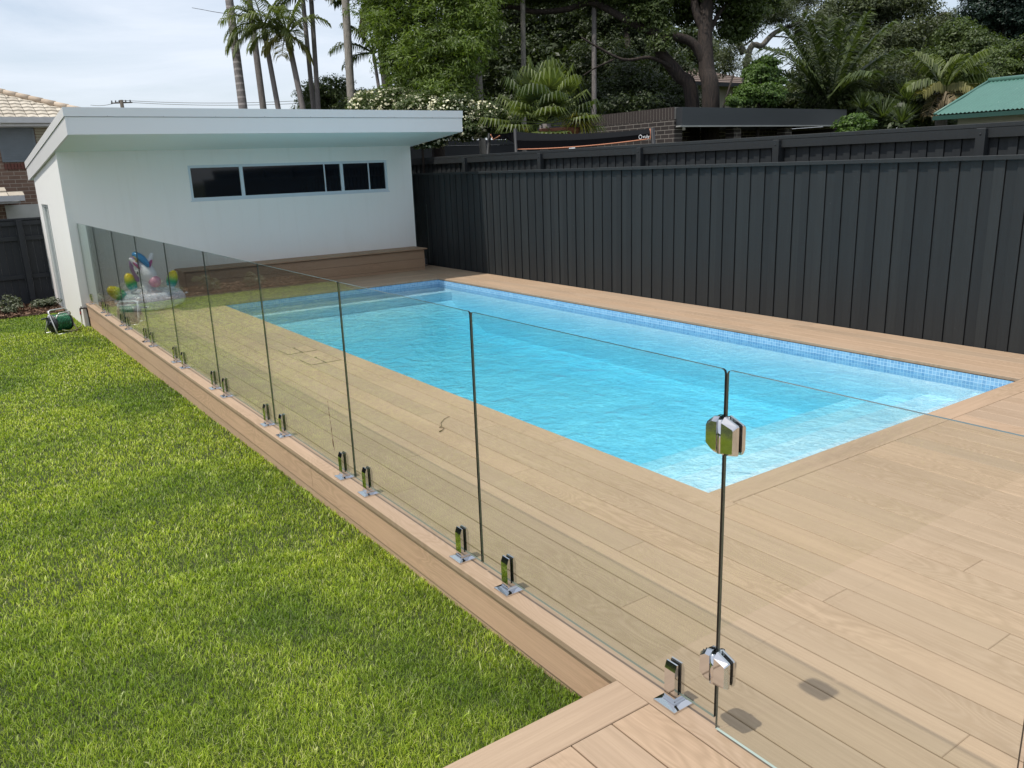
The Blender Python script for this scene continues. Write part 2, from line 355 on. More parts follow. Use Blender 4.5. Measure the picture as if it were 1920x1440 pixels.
def lawnmat():
    n = NT('lawn_soil'); p = n.wpos(); c = n.mix(n.noise(p, 20, 5), (.025, .035, .008), (.055, .07, .016))
    n.bsdf(c, .95, 0, n.bump(n.noise(p, 60, 4), .6, .02)); return n.m
MAT['lawn'] = lawnmat()
def blademat():
    n = NT('grass_blade'); g = n.geo(); r = g.outputs['Random Per Island']; p = g.outputs['Position']
    c = n.ramp(r, [(0, (.055, .105, .008)), (.3, (.245, .355, .022)), (.65, (.455, .585, .042)), (.88, (.63, .72, .14)), (1, (.82, .78, .45))])
    # soft shade patches on the lawn, painted into the blade colour
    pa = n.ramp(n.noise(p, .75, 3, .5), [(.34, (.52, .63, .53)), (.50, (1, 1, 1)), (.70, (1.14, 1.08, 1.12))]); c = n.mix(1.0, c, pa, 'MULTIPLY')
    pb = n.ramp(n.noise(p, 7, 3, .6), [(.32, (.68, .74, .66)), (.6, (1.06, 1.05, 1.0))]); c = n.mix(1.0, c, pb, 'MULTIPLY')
    b = n.n('ShaderNodeBsdfPrincipled'); n.l(c, b.inputs['Base Color']); b.inputs['Roughness'].default_value = .5; b.inputs['Specular IOR Level'].default_value = .35
    t = n.n('ShaderNodeBsdfTranslucent'); n.l(n.mix(1.0, c, (1.3, 1.3, .5), 'MULTIPLY'), t.inputs['Color'])
    ms = n.n('ShaderNodeMixShader'); ms.inputs[0].default_value = .35
    n.l(b.outputs[0], ms.inputs[1]); n.l(t.outputs[0], ms.inputs[2]); n.l(ms.outputs[0], n.out.inputs['Surface']); return n.m
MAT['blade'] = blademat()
def mulchmat():
    n = NT('bark_mulch'); r = n.geo().outputs['Random Per Island']
    c = n.ramp(r, [(0, (.05, .025, .015)), (.6, (.14, .07, .04)), (1, (.28, .18, .12))]); n.bsdf(c, .9); return n.m
MAT['mulch'] = mulchmat()
MAT['soil'] = plain('garden_soil', (.07, .04, .025), .95, var=.4, scale=25, bump=.6)
def clearvinyl():
    n = NT('clear_glitter_vinyl'); g = n.geo(); p = g.outputs['Position']
    lw = n.n('ShaderNodeLayerWeight'); lw.inputs['Blend'].default_value = .4
    nm = n.bump(n.noise(p, 26, 3), .5, .01)
    gl = n.n('ShaderNodeBsdfPrincipled'); gl.inputs['Base Color'].default_value = (.86, .88, .95, 1); gl.inputs['Roughness'].default_value = .12; n.l(nm, gl.inputs['Normal'])
    tr = n.n('ShaderNodeBsdfTransparent'); tr.inputs['Color'].default_value = (.93, .95, .97, 1)
    f = n.math('MULTIPLY_ADD', lw.outputs['Facing'], .55, .38, clamp=True)
    sp = n.ramp(n.noise(p, 70, 2), [(.56, (0, 0, 0)), (.62, (1, 1, 1))]); f = n.math('ADD', f, n.math('MULTIPLY', sp, .25), clamp=True)
    ms = n.n('ShaderNodeMixShader'); n.l(f, ms.inputs[0]); n.l(tr.outputs[0], ms.inputs[1]); n.l(gl.outputs[0], ms.inputs[2])
    n.l(ms.outputs[0], n.out.inputs['Surface']); return n.m
MAT['clear'] = clearvinyl()
def rainbow():
    n = NT('rainbow_vinyl'); o = n.objc(); sp = n.n('ShaderNodeSeparateXYZ'); n.l(o, sp.inputs[0])
    c = n.ramp(sp.outputs['Z'], [(0, (.75, .85, .92)), (.02, (.70, .82, .92)), (.035, (.03, .38, .50)), (.10, (.03, .46, .16)), (.16, (.62, .66, .03)), (.21, (.85, .66, .03))])
    n.bsdf(c, .15); return n.m
MAT['rainbow'] = rainbow()

# ------------------------------------------------------------------ mesh helpers
class MB:
    """collects shapes and links them as ONE mesh object"""
    def __init__(s): s.v = []; s.f = []; s.mi = []; s.uv = {}; s.sm = []
    def add(s, vs, fs, mi=0, smooth=False):
        o = len(s.v); s.v += [tuple(v) for v in vs]
        for f in fs: s.f.append(tuple(i+o for i in f)); s.mi.append(mi); s.sm.append(smooth)
        return s
    def box(s, a, b, mi=0, R=None, org=(0, 0, 0)):
        x0, y0, z0 = [min(p, q) for p, q in zip(a, b)]; x1, y1, z1 = [max(p, q) for p, q in zip(a, b)]
        vs = [(x0, y0, z0), (x1, y0, z0), (x1, y1, z0), (x0, y1, z0), (x0, y0, z1), (x1, y0, z1), (x1, y1, z1), (x0, y1, z1)]
        if R is not None: vs = [tuple(R @ Vector(v) + Vector(org)) for v in vs]
        return s.add(vs, [(0, 3, 2, 1), (4, 5, 6, 7), (0, 1, 5, 4), (1, 2, 6, 5), (2, 3, 7, 6), (3, 0, 4, 7)], mi)
    def bbox(s, a, b, c=.004, mi=0):
        """box with chamfered top edges"""
        x0, y0, z0 = [min(p, q) for p, q in zip(a, b)]; x1, y1, z1 = [max(p, q) for p, q in zip(a, b)]
        vs = [(x0, y0, z0), (x1, y0, z0), (x1, y1, z0), (x0, y1, z0), (x0, y0, z1-c), (x1, y0, z1-c), (x1, y1, z1-c), (x0, y1, z1-c),
              (x0+c, y0+c, z1), (x1-c, y0+c, z1), (x1-c, y1-c, z1), (x0+c, y1-c, z1)]
        return s.add(vs, [(0, 3, 2, 1), (8, 9, 10, 11), (0, 1, 5, 4), (1, 2, 6, 5), (2, 3, 7, 6), (3, 0, 4, 7), (4, 5, 9, 8), (5, 6, 10, 9), (6, 7, 11, 10), (7, 4, 8, 11)], mi)
    def prism(s, poly, z0, z1, mi=0, T=None):
        n = len(poly); vs = [(x, y, z0) for x, y in poly] + [(x, y, z1) for x, y in poly]
        if T is not None: vs = [tuple(T @ Vector(v)) for v in vs]
        return s.add(vs, [tuple(range(n))[::-1], tuple(range(n, 2*n))] + [(i, (i+1) % n, n+(i+1) % n, n+i) for i in range(n)], mi)
    def tube(s, pts, rad, seg=10, mi=0, cap=True, smooth=True):
        pts = [Vector(p) for p in pts]; n = len(pts)
        if isinstance(rad, (int, float)): rad = [rad]*n
        vs = []; nrm = None
        for i, p in enumerate(pts):
            t = (pts[min(i+1, n-1)] - pts[max(i-1, 0)]).normalized()
            if nrm is None: nrm = t.orthogonal().normalized()
            nrm = (nrm - t*nrm.dot(t)).normalized(); bn = t.cross(nrm)
            for k in range(seg):
                a = 2*math.pi*k/seg; vs.append(p + (nrm*math.cos(a) + bn*math.sin(a))*rad[i])
        fs = [(i*seg+k, i*seg+(k+1) % seg, (i+1)*seg+(k+1) % seg, (i+1)*seg+k) for i in range(n-1) for k in range(seg)]
        if cap: fs += [tuple(range(seg))[::-1], tuple((n-1)*seg+k for k in range(seg))]
        return s.add(vs, fs, mi, smooth)
    def ellip(s, c, r, R=None, mi=0, nu=20, nv=12, fn=None):
        vs = []; fs = []
        for j in range(nv+1):
            t = math.pi*j/nv
            for i in range(nu):
                a = 2*math.pi*i/nu; v = Vector((math.sin(t)*math.cos(a), math.sin(t)*math.sin(a), math.cos(t)))
                if fn: v = fn(v)
                v = Vector((v.x*r[0], v.y*r[1], v.z*r[2]))
                if R is not None: v = R @ v
                vs.append(v + Vector(c))
        for j in range(nv):
            for i in range(nu): fs.append((j*nu+i, (j+1)*nu+i, (j+1)*nu+(i+1) % nu, j*nu+(i+1) % nu))
        return s.add(vs, fs, mi, True)
    def build(s, name, mats, parent=None, loc=None):
        me = bpy.data.meshes.new(name); me.from_pydata(s.v, [], s.f); me.update()
        mats = mats if isinstance(mats, (list, tuple)) else [mats]
        for m in mats: me.materials.append(MAT[m] if isinstance(m, str) else m)
        me.polygons.foreach_set('material_index', s.mi); me.polygons.foreach_set('use_smooth', s.sm)
        if s.uv:
            u = me.uv_layers.new(name='UVMap')
            for p in me.polygons:
                if p.index in s.uv:
                    for k, li in enumerate(p.loop_indices): u.data[li].uv = s.uv[p.index][k]
        o = bpy.data.objects.new(name, me); C.objects.link(o)
        if parent is not None: o.parent = parent
        if loc is not None: o.location = loc
        return o

def npmesh(name, V, F, mats, parent=None, mi=None):
    me = bpy.data.meshes.new(name); k = F.shape[1]
    me.vertices.add(len(V)); me.vertices.foreach_set('co', np.ascontiguousarray(V, dtype=np.float32).ravel())
    me.loops.add(F.size); me.loops.foreach_set('vertex_index', F.astype(np.int32).ravel())
    me.polygons.add(len(F)); me.polygons.foreach_set('loop_start', (np.arange(len(F))*k).astype(np.int32))
    me.polygons.foreach_set('loop_total', np.full(len(F), k, dtype=np.int32))
    for m in (mats if isinstance(mats, (list, tuple)) else [mats]): me.materials.append(MAT[m])
    if mi is not None: me.polygons.foreach_set('material_index', mi.astype(np.int32))
    me.update(calc_edges=True)
    o = bpy.data.objects.new(name, me); C.objects.link(o)
    if parent is not None: o.parent = parent
    return o

def tag(o, label=None, cat=None, group=None, kind=None):
    if label: o['label'] = label
    if cat: o['category'] = cat
    if group: o['group'] = group
    if kind: o['kind'] = kind
    return o
def thing(name, label, cat, loc=(0, 0, 0), rz=0.0, group=None):
    o = bpy.data.objects.new(name, None); C.objects.link(o); o.location = loc; o.rotation_euler = (0, 0, rz); o.empty_display_size = .1
    return tag(o, label, cat, group)
def loc_parent(o, parent):
    """parent o (built in world coordinates) keeping it where it is"""
    o.parent = parent; o.matrix_parent_inverse = Matrix.LocRotScale(parent.location, parent.rotation_euler, None).inverted(); return o

# ------------------------------------------------------------------ dimensions (metres, deck top = 0)
PX0, PX1, PY0, PY1 = 1.54, 5.333, 1.41, 11.06      # pool opening
FX = 6.25                                         # near boundary fence face
HY = 12.883; HX0, HX1 = -0.125, 5.92              # pool house front wall
EDGE = -0.072                                     # outer edge of the fence board
PITCH = .1783
def lawn_z(y): return -0.235 - 0.0115*(y-.7)
WATER = -0.10

# ------------------------------------------------------------------ ground, lawn
g = MB()
B = 400
for (a, b, c_, d) in ((-B, -B, B, -5.2), (-B, 17.2, B, B), (-B, -5.2, -9.2, 17.2), (6.6, -5.2, B, 17.2)):
    g.add([(a, b, -.6), (c_, b, -.6), (c_, d, -.6), (a, d, -.6)], [(0, 1, 2, 3)])
tag(g.build('ground', 'lawn'), kind='structure')
lw = MB(); lx0, lx1, ly0, ly1 = -9.2, -.045, .25, 15.1
n_ = 40; vs = [(x, ly0+(ly1-ly0)*i/n_, lawn_z(ly0+(ly1-ly0)*i/n_)) for i in range(n_+1) for x in (lx0, lx1)]
lw.add(vs, [(2*i, 2*i+1, 2*i+3, 2*i+2) for i in range(n_)]); tag(lw.build('lawn', 'lawn'), kind='structure')
bedz = lawn_z(15.1)
bd = MB(); bd.box((-9.2, 15.05, -.6), (-.13, 16.6, bedz+.02)); tag(bd.build('garden_bed', 'soil'), kind='structure')

def grass():
    pts = []
    bands = [(1.0, 3.2, 32000), (3.2, 4.5, 22000), (4.5, 6.5, 10500), (6.5, 9, 6000), (9, 12, 3800), (12, 19, 2400)]
    for d0, d1, dens in bands:
        N = int(dens*9.1*15.0); x = rng.uniform(-9.1, -.03, N); y = rng.uniform(.42, 15.15, N)
        dx = x-CAM[0]; dy = y-CAM[1]; d = np.hypot(dx, dy); z = -.3-CAM[2]
        dep = dx*fw[0]+dy*fw[1]+z*fw[2]; xx = (dx*rt[0]+dy*rt[1]+z*rt[2])/np.maximum(dep, .01)
        k = (d >= d0) & (d < d1) & (dep > .2) & (xx > -1.0) & (xx < .9)
        pts.append(np.stack([x[k], y[k], d[k]], 1))
    # thin cover outside the view, seen only in reflections
    N = 60000; x = rng.uniform(-9.1, -.03, N); y = rng.uniform(.42, 15.1, N); pts.append(np.stack([x, y, np.full(N, 14.)], 1))
    # a fringe that leans on the fascia
    P = np.concatenate(pts); n = len(P); x, y, d = P.T
    z = -0.235 - 0.0115*(y-.7)
    clump = .5+.5*np.sin(x*13.1+3*np.sin(y*7.3))*np.sin(y*11.7+2*np.sin(x*9.1))
    h = rng.uniform(.014, .030, n)*(.8+.35*clump); w = rng.uniform(.0017, .0030, n)*np.clip(d/3.3, .9, 4.2)
    az = rng.uniform(0, 2*np.pi, n); lean = rng.uniform(.15, 1.05, n)*h*1.25
    ax = az + rng.uniform(-.6, .6, n) + np.pi/2
    bx = np.cos(ax)*w/2; by = np.sin(ax)*w/2; lx = np.cos(az)*lean; ly = np.sin(az)*lean
    V = np.empty((n, 5, 3), np.float32)
    V[:, 0] = np.stack([x-bx, y-by, z-.004], 1); V[:, 1] = np.stack([x+bx, y+by, z-.004], 1)
    V[:, 2] = np.stack([x+bx*.85+lx*.35, y+by*.85+ly*.35, z+h*.6], 1); V[:, 3] = np.stack([x-bx*.85+lx*.35, y-by*.85+ly*.35, z+h*.6], 1)
    V[:, 4] = np.stack([x+lx, y+ly, z+h*.95], 1)
    o = np.arange(n)[:, None]*5
    T = np.concatenate([o+[0, 1, 2], o+[0, 2, 3], o+[3, 2, 4]])
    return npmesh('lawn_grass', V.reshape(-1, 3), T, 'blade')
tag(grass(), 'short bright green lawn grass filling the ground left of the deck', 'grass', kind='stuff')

# ------------------------------------------------------------------ deck
dk = MB()
def board(x0, y0, x1, y1, along='y', z=0.0, gap=.0055, t=.028, c=.003, mb=None):
    mb = mb or dk; h = gap/2; e_ = .0004; hx, hy = (h, e_) if along == 'y' else (e_, h); a = (x0+hx, y0+hy, z-t); b = (x1-hx, y1-hy, z)
    f0 = len(mb.f); mb.bbox(a, b, c)
    for i in range(f0, len(mb.f)):
        mb.uv[i] = [((mb.v[k][1], mb.v[k][0]) if along == 'y' else (mb.v[k][0], mb.v[k][1])) for k in mb.f[i]]
def run(x0, x1, y0, y1, lens=3.6, start=None, first=None):
    """a row of boards along y, butt joints at every board length"""
    y = y1; k = first if first is not None else rng.uniform(.6, lens)
    while y - k > y0 + .3:
        board(x0, y-k, x1, y); y -= k; k = lens
    board(x0, y0, x1, y)
xs = [EDGE] + [.106 + PITCH*i for i in range(9)]; xs[-1] = PX0   # left walkway ends at the pool edge
LY = 12.88
joint = {0: 2.15, 1: 3.1, 2: 1.3, 3: 2.6, 4: .9, 5: 3.3, 6: 1.8, 7: 2.4, 8: 3.0}
hatch = [(1.015, 6.80, 1.345, 7.115), (1.015, 6.155, 1.345, 6.49)]
for i in range(len(xs)-1):
    x0, x1 = xs[i], xs[i+1]
    if i == 0: run(x0, x1, -4.0, LY, 3.6, first=2.66)
    elif 1 <= i <= 7: run(x0, x1, -4.0, LY, 3.6, first=joint[i])
    else: run(x0, x1, 1.2, LY, 3.6, first=joint[i])
# near end: border board across the pool's end, boards along y in front of it
BY = PY0-.185
xx = PX0 - PITCH; k = 0
board(xx+PITCH*0, -4.0+0, xx+PITCH, 1.2) if False else None
x = xs[-2]
while x < FX-.02:
    x1 = min(x+PITCH if x > xs[-2]+.01 else xs[-1], FX); 
    if x1-x > .03: run(x, x1, -4.0, (BY if x >= xs[-2]+.01 else 1.2), 3.6, first=rng.uniform(.5, 3.4))
    x = x1
x = PX0
for L_ in (2.3, 2.4): board(x, BY, min(x+L_, FX), PY0, 'x'); x = min(x+L_, FX)
# right walkway
xr = [PX1, PX1+.185]
while xr[-1]+PITCH < FX-.05: xr.append(xr[-1]+PITCH)
xr.append(FX)
for i in range(len(xr)-1): run(xr[i], xr[i+1], PY0, (PY1 if i == 0 else 13.2), 3.6, first=rng.uniform(.5, 3.4))
# far end
yy = [PY1, PY1+.185]
while yy[-1]+PITCH < 12.85: yy.append(yy[-1]+PITCH)
for i in range(len(yy)-1):
    a = PX0; 
    for e in (PX0+rng.uniform(.8, 2.4), PX1+(.185 if i == 0 else .185)): board(a, yy[i], e, yy[i+1], 'x'); a = e
board(PX0, yy[-1], PX1+.185, 12.9, 'x')
# landing in front of the fence, left of it
xl = [EDGE-PITCH*i for i in range(0, 18)]
board(xl[-1], .238, EDGE, .412, 'x')
for i in range(len(xl)-1): run(xl[i+1], xl[i], -4.0, .238, 3.6, first=rng.uniform(1.5, 3.4))
deck = dk.build('deck', 'deck'); tag(deck, kind='structure')
sub = MB()   # dark frame under the boards
sub.box((EDGE+.035, -4.0, -.2), (PX0-.03, 12.86, -.031)); sub.box((PX0-.028, -4, -.2), (FX, PY0-.03, -.031))
sub.box((PX1+.03, PY0-.028, -.2), (FX, 13.2, -.031)); sub.box((PX0-.028, PY1+.03, -.2), (PX1+.028, 12.86, -.031)); sub.box((xl[-1]+.02, -4, -.2), (EDGE+.033, .385, -.031))
so = sub.build('deck_frame', 'void', deck)
fs = MB()    # fascia boards under the fence board, lawn side
y = 12.86; lens = [2.2, 3.6, 3.6, 3.6]; 
for L_ in lens:
    y1 = y; y = max(y-L_, .40); f0 = len(fs.f); fs.box((EDGE+.014, y+.002, -.205), (EDGE+.034, y1-.002, -.0335))
    for i in range(f0, len(fs.f)): fs.uv[i] = [(fs.v[k][1], fs.v[k][2]) for k in fs.f[i]]
f0 = len(fs.f)
for (x0, x1) in ((xl[-1], xl[-1]+1.6), (xl[-1]+1.604, EDGE+.012)):
    fs.box((x0, .374, -.205), (x1, .394, -.0335))
for i in range(f0, len(fs.f)): fs.uv[i] = [(fs.v[k][0], fs.v[k][2]) for k in fs.f[i]]
y = 12.84
for L_ in (3.0, 3.6, 3.6, 3.0):
    y1 = y; y = max(y-L_, .42); f0 = len(fs.f); fs.box((EDGE+.020, y+.002, -.46), (EDGE+.040, y1-.002, -.2105))
    for i in range(f0, len(fs.f)): fs.uv[i] = [(fs.v[k][1], fs.v[k][2]) for k in fs.f[i]]
fa = fs.build('fascia_board', deckmat('oak_fascia', (1.35, 1.26, 1.25)), deck)
pl = MB(); pl.box((EDGE+.042, .40, -.6), (EDGE+.06, 12.85, -.215)); pl.build('concrete_edge', 'conc', deck)

# two lift-out covers set in the deck
for (a, b, c_, d), lab in zip(hatch, ('square lift-out deck cover beside the pool, the one farther from the gate', 'square lift-out deck cover beside the pool, the one nearer to the gate')):
    t = thing('deck_cover', lab, 'cover', ((a+c_)/2, (b+d)/2, 0), group='lift-out deck covers'); lx, ly = (c_-a)/2, (d-b)/2
    s = MB(); s.box((-lx, -ly, .0005), (lx, ly, .0018)); s.build('cover_rim', 'void', t)
    p = MB()
    for k in range(2):
        x0 = -lx+.006+k*lx; x1 = x0+lx-.010; f0 = len(p.f); p.bbox((x0, -ly+.005, .002), (x1, ly-.005, .004), .001)
        for i in range(f0, len(p.f)): p.uv[i] = [(p.v[q][1]+3+a*7, p.v[q][0]+b*3) for q in p.f[i]]
    p.build('cover_board', 'deck', t)
    for s_ in (-1, 1): h = MB(); h.tube([(0+s_*.01, s_*(ly-.04), .0042), (s_*.01, s_*(ly-.04), .0052)], .013, 12); h.build('finger_hole', 'steelpin', t)
tw = [(1.162, 3.688), (1.10, 3.66), (1.03, 3.59), (.991, 3.515), (.965, 3.50), (.984, 3.46), (.95, 3.43), (.914, 3.412)]
m = MB(); m.tube([(x, y, .006) for x, y in tw], [.002, .0018, .0024, .0018, .0026, .0018, .0024, .0045], 6)
tag(m.build('twig', 'stick'), 'thin curly dry twig lying on the deck boards behind the second glass panel', 'twig')

# ------------------------------------------------------------------ pool
pb = MB(); T = .02
def q(mb, a, b, c_, d, mi=0): mb.add([a, b, c_, d], [(0, 1, 2, 3)], mi)
steps = [(PY0, -.19), (1.76, -.28), (2.16, -.38), (2.56, -.50), (2.95, -.76)]    # tread start y, tread z
FLOOR = -.76; far_edge = 10.62; far_z = -.20; TB = -.165
x0, x1 = PX0+.012, PX1-.012
def wall(mb, P, Q, z0, z1, mi, flip=False):
    vs = [(P[0], P[1], z0), (Q[0], Q[1], z0), (Q[0], Q[1], z1), (P[0], P[1], z1)]
    mb.add(vs, [(3, 2, 1, 0) if flip else (0, 1, 2, 3)], mi)
y0, y1 = PY0+.012, PY1-.012
wall(pb, (x1, y0), (x1, y1), FLOOR, TB, 0); wall(pb, (x0, y0), (x0, y1), FLOOR, TB, 0, True)
wall(pb, (x0, y0), (x1, y0), FLOOR, TB, 0); wall(pb, (x0, y1), (x1, y1), FLOOR, TB, 0, True)
pb.add([(x0, y0, FLOOR), (x1, y0, FLOOR), (x1, y1, FLOOR), (x0, y1, FLOOR)], [(0, 1, 2, 3)], 0)
for i in range(4):
    ys, z = steps[i]; ye = steps[i+1][0]
    pb.box((x0+.001, (ys if i else y0), FLOOR+.001), (x1-.001, ye - .001, z), 0)
pb.box((x0+.001, far_edge, FLOOR+.001), (x1-.001, y1-.001, far_z), 0)
cove = [(far_edge-.001, far_z-.14), (far_edge-.22, -.46), (far_edge-.55, -.60), (far_edge-1.1, FLOOR+.002)]
for (ya, za), (yb, zb) in zip(cove, cove[1:]): pb.add([(x0+.002, ya, za), (x0+.002, yb, zb), (x1-.002, yb, zb), (x1-.002, ya, za)], [(0, 1, 2, 3)], 0)
pool = pb.build('pool_basin', 'pebble'); tag(pool, kind='structure')
tt = MB()
wall(tt, (x1, y0), (x1, y1), TB, -.03, 0); wall(tt, (x0, y0), (x0, y1), TB, -.03, 0, True)
wall(tt, (x0, y0), (x1, y0), TB, -.03, 1); wall(tt, (x0, y1), (x1, y1), TB, -.03, 1, True)
tt.build('waterline_tiles', ['tiley', 'tilex'], pool)
lf = MB()     # white nosing strip along the far ledge
lf.box((x0+.002, far_edge-.004, far_z-.03), (x1-.002, far_edge+.05, far_z+.006)); lf.build('ledge_nosing', plain('white_nosing', (.85, .9, .88), .5), pool)
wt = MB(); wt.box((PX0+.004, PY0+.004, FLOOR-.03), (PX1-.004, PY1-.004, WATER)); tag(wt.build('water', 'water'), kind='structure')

# ------------------------------------------------------------------ glass balustrade
GAPY = 1.4277; GZ0, GZ1 = .05, 1.25; GT = .005
ORD = ['first', 'second', 'third', 'fourth', 'fifth', 'sixth', 'seventh', 'eighth', 'ninth']
def pane(parent, x0, y0, x1, y1, z0, z1, name='glass_panel'):
    """upright pane between two plan points; the polished edge is its sub-part"""
    c0 = Vector(((x0+x1)/2, (y0+y1)/2, z0)) - parent.location; d = Vector((x1-x0, y1-y0, 0)); L_ = d.length; rz = math.atan2(d.y, d.x)
    H = z1-z0; r = .012
    prof = [(-L_/2, 0), (L_/2, 0), (L_/2, H-r), (L_/2-r*.3, H-r*.3), (L_/2-r, H), (-L_/2+r, H), (-L_/2+r*.3, H-r*.3), (-L_/2, H-r)]
    g_ = MB(); n = len(prof)
    for s_ in (-1, 1):
        vs = [(u, s_*GT, v) for u, v in prof]; g_.add(vs, [tuple(range(n)) if s_ < 0 else tuple(range(n))[::-1]], 0)
    t = g_.build(name, 'glass', parent, c0); t.rotation_euler = (0, 0, rz)
    e = MB(); vs = [(u, -GT, v) for u, v in prof] + [(u, GT, v) for u, v in prof]
    for i in range(n):
        j = (i+1) % n; e.add([vs[i], vs[j], vs[n+j], vs[n+i]], [(3, 2, 1, 0)], {4: 1, 0: (2 if name == 'gate_panel' else 3), 1: 4, 2: 4}.get(i, 0))
    e.build('polished_edge', ['glass_edge', 'glass_top', 'glass_low', 'glass_under', 'glass_pale'], t)
    return t
def spigot_base():
    """chrome clamp: square dished plate and a forked post, origin at the deck"""
    b = MB(); h = .051
    b.add([(-h, -h, 0), (h, -h, 0), (h, h, 0), (-h, h, 0), (-h, -h, .008), (h, -h, .008), (h, h, .008), (-h, h, .008),
           (-.030, -.030, .014), (.030, -.030, .014), (.030, .030, .014), (-.030, .030, .014)],
          [(0, 3, 2, 1), (0, 1, 5, 4), (1, 2, 6, 5), (2, 3, 7, 6), (3, 0, 4, 7), (4, 5, 9, 8), (5, 6, 10, 9), (6, 7, 11, 10), (7, 4, 8, 11), (8, 9, 10, 11)])
    bo = b
    p = MB(); w = .0245; H = .165
    for s_ in (-1, 1):        # two jaws, each with a bevelled head
        prof = [(s_*.0088, .044), (s_*w, .044), (s_*w, H-.026), (s_*.0150, H), (s_*.0088, H)]
        vs = [(u, -w, v) for u, v in prof] + [(u, w, v) for u, v in prof]; n = 5
        f = [(0, 1, 2, 3, 4), (9, 8, 7, 6, 5)] + [(i, i+5, (i+1) % n+5, (i+1) % n) for i in range(n)]
        p.add(vs, f if s_ < 0 else [x_[::-1] for x_ in f])
    p.box((-w, -w, .014), (w, w, .0436)); p.box((-w-.003, -w-.003, .0142), (w+.003, w+.003, .024))
    po = p
    g2 = MB()
    for s_ in (-1, 1): g2.box((s_*.0052, -w+.001, .0445), (s_*.0086, w-.001, H-.003))
    go = g2
    return bo, po, go
b_, p_, g_ = spigot_base()
gf = thing('glass_fence', 'frameless glass pool fence of nine panels standing on chrome spigots beside the lawn', 'glass fence', (0, 0, 0))
proto = p_.build('spigot', 'chrome', gf); pbase = b_.build('base_plate', 'chrome', proto); pgask = g_.build('gasket', 'rubber', proto); used = [False]
def place_spigot(parent, x, y, rz=0):
    if not used[0]: o = proto; used[0] = True
    else:
        o = proto.copy(); C.objects.link(o)
        for ch in (pbase, pgask): c2 = ch.copy(); C.objects.link(c2); c2.parent = o
    o.parent = parent; o.location = Vector((x, y, 0)) - parent.location; o.rotation_euler = (0, 0, rz); return o
yk = lambda k: k*GAPY
near_off = [.185, .175, .165, .17, .17, .17, .17, .17, .17]; far_off = .175
for k in range(9):
    a, b = yk(k)+.004, yk(k+1)-.004
    if k == 8: b = HY-.012
    t = pane(gf, 0, a, 0, b, GZ0, GZ1)
    place_spigot(gf, 0, a+near_off[k]); place_spigot(gf, 0, b-far_off - (.04 if k == 0 else 0))
    if k == 2:
        tag(t, 'pane splashed with dried mud near its lower right'); m_ = MB(); yc = (a+b)/2
        for j in range(22):
            v = .10+.32*(j/22)+rng.uniform(-.01, .01); yy_ = 3.145+.035*(j/22)+rng.uniform(-.006, .006)-yc; big_ = 2.0 if j in (2, 3, 4, 8, 9, 16) else 1
            r_ = rng.uniform(.0025, .006)*big_; L2 = rng.uniform(.007, .022)*(1.6 if big_ > 1 else 1)
            pts = [(yy_+r_*math.cos(q_)*rng.uniform(.5, 1.0), GT+.0012, v+L2*math.sin(q_)*rng.uniform(.6, 1.0)) for q_ in np.linspace(0, 2*math.pi, 9)[:-1]]
            m_.add(pts, [tuple(range(8))])
        m_.build('mud_splash', 'mud', t)
pane(gf, 0, -1.9, 0, -.912, GZ0, GZ1)
gate = thing('glass_gate', 'frameless glass gate hung on two steel hinges, open deck behind it', 'gate', (0, -.45, 0))
pane(gate, 0, -.90, 0, -.004, .012, GZ1, 'gate_panel')
gf2 = thing('glass_fence', 'short glass panel closing the gap between pool house corner and dark fence', 'glass fence', (6.1, 12.93, 0))
pane(gf2, HX1+.01, 12.93, FX-.02, 12.93, GZ0, 1.2)
place_spigot(gf2, FX-.12, 12.93, math.pi/2)

def hinge(z):
    off = Vector((0, .45, z))
    k = MB()
    for sx in (-1, 1): k.tube([(sx*.021, 0, -.053), (sx*.021, 0, .053)], .0095, 14)
    k.box((-.018, -.007, -.034), (.018, .007, .034)); t = k.build('hinge', 'chrome', gate, off)
    def leaf(name, s_):
        m_ = MB(); yo = s_*.058; yi = s_*.009; n = 6
        # outline tapers away from the pin: full height at the pin side, cut corners outside
        prof = [(yi, -.060), (yo*.55, -.056), (yo, -.034), (yo, .034), (yo*.55, .056), (yi, .060)]
        prof2 = [(yi, -.046), (yo*.50, -.044), (yo*.86, -.028), (yo*.86, .028), (yo*.50, .044), (yi, .046)]
        if s_ < 0: prof = [(yi, -.060), (yo, -.050), (yo*1.02, -.048), (yo*1.02, .040), (yo*.96, .044), (yi, .062)]; prof2 = [(yi, -.050), (yo*.9, -.042), (yo*.92, -.040), (yo*.92, .030), (yo*.88, .034), (yi, .046)]
        for sx in (-1, 1):
            vs = [(sx*.0075, u, v) for u, v in prof] + [(sx*.015, u, v) for u, v in prof] + [(sx*.030, u, v) for u, v in prof2]
            f = [tuple(range(n))[::-1], tuple(range(12, 18))] + [(i, (i+1) % n, n+(i+1) % n, n+i) for i in range(n)] + [(n+i, n+(i+1) % n, 12+(i+1) % n, 12+i) for i in range(n)]
            if sx*s_ < 0: f = [x_[::-1] for x_ in f]
            m_.add(vs, f)
        m_.build(name, 'chrome', t)
    leaf('panel_leaf', 1); leaf('gate_leaf', -1)
    gk = MB()
    for s_ in (-1, 1):
        for sx in (-1, 1): gk.box((sx*.0064, s_*.012, -.045), (sx*.0073, s_*.056, .04))
    gk.build('gasket', 'rubber', t)
hinge(1.045); hinge(.245)

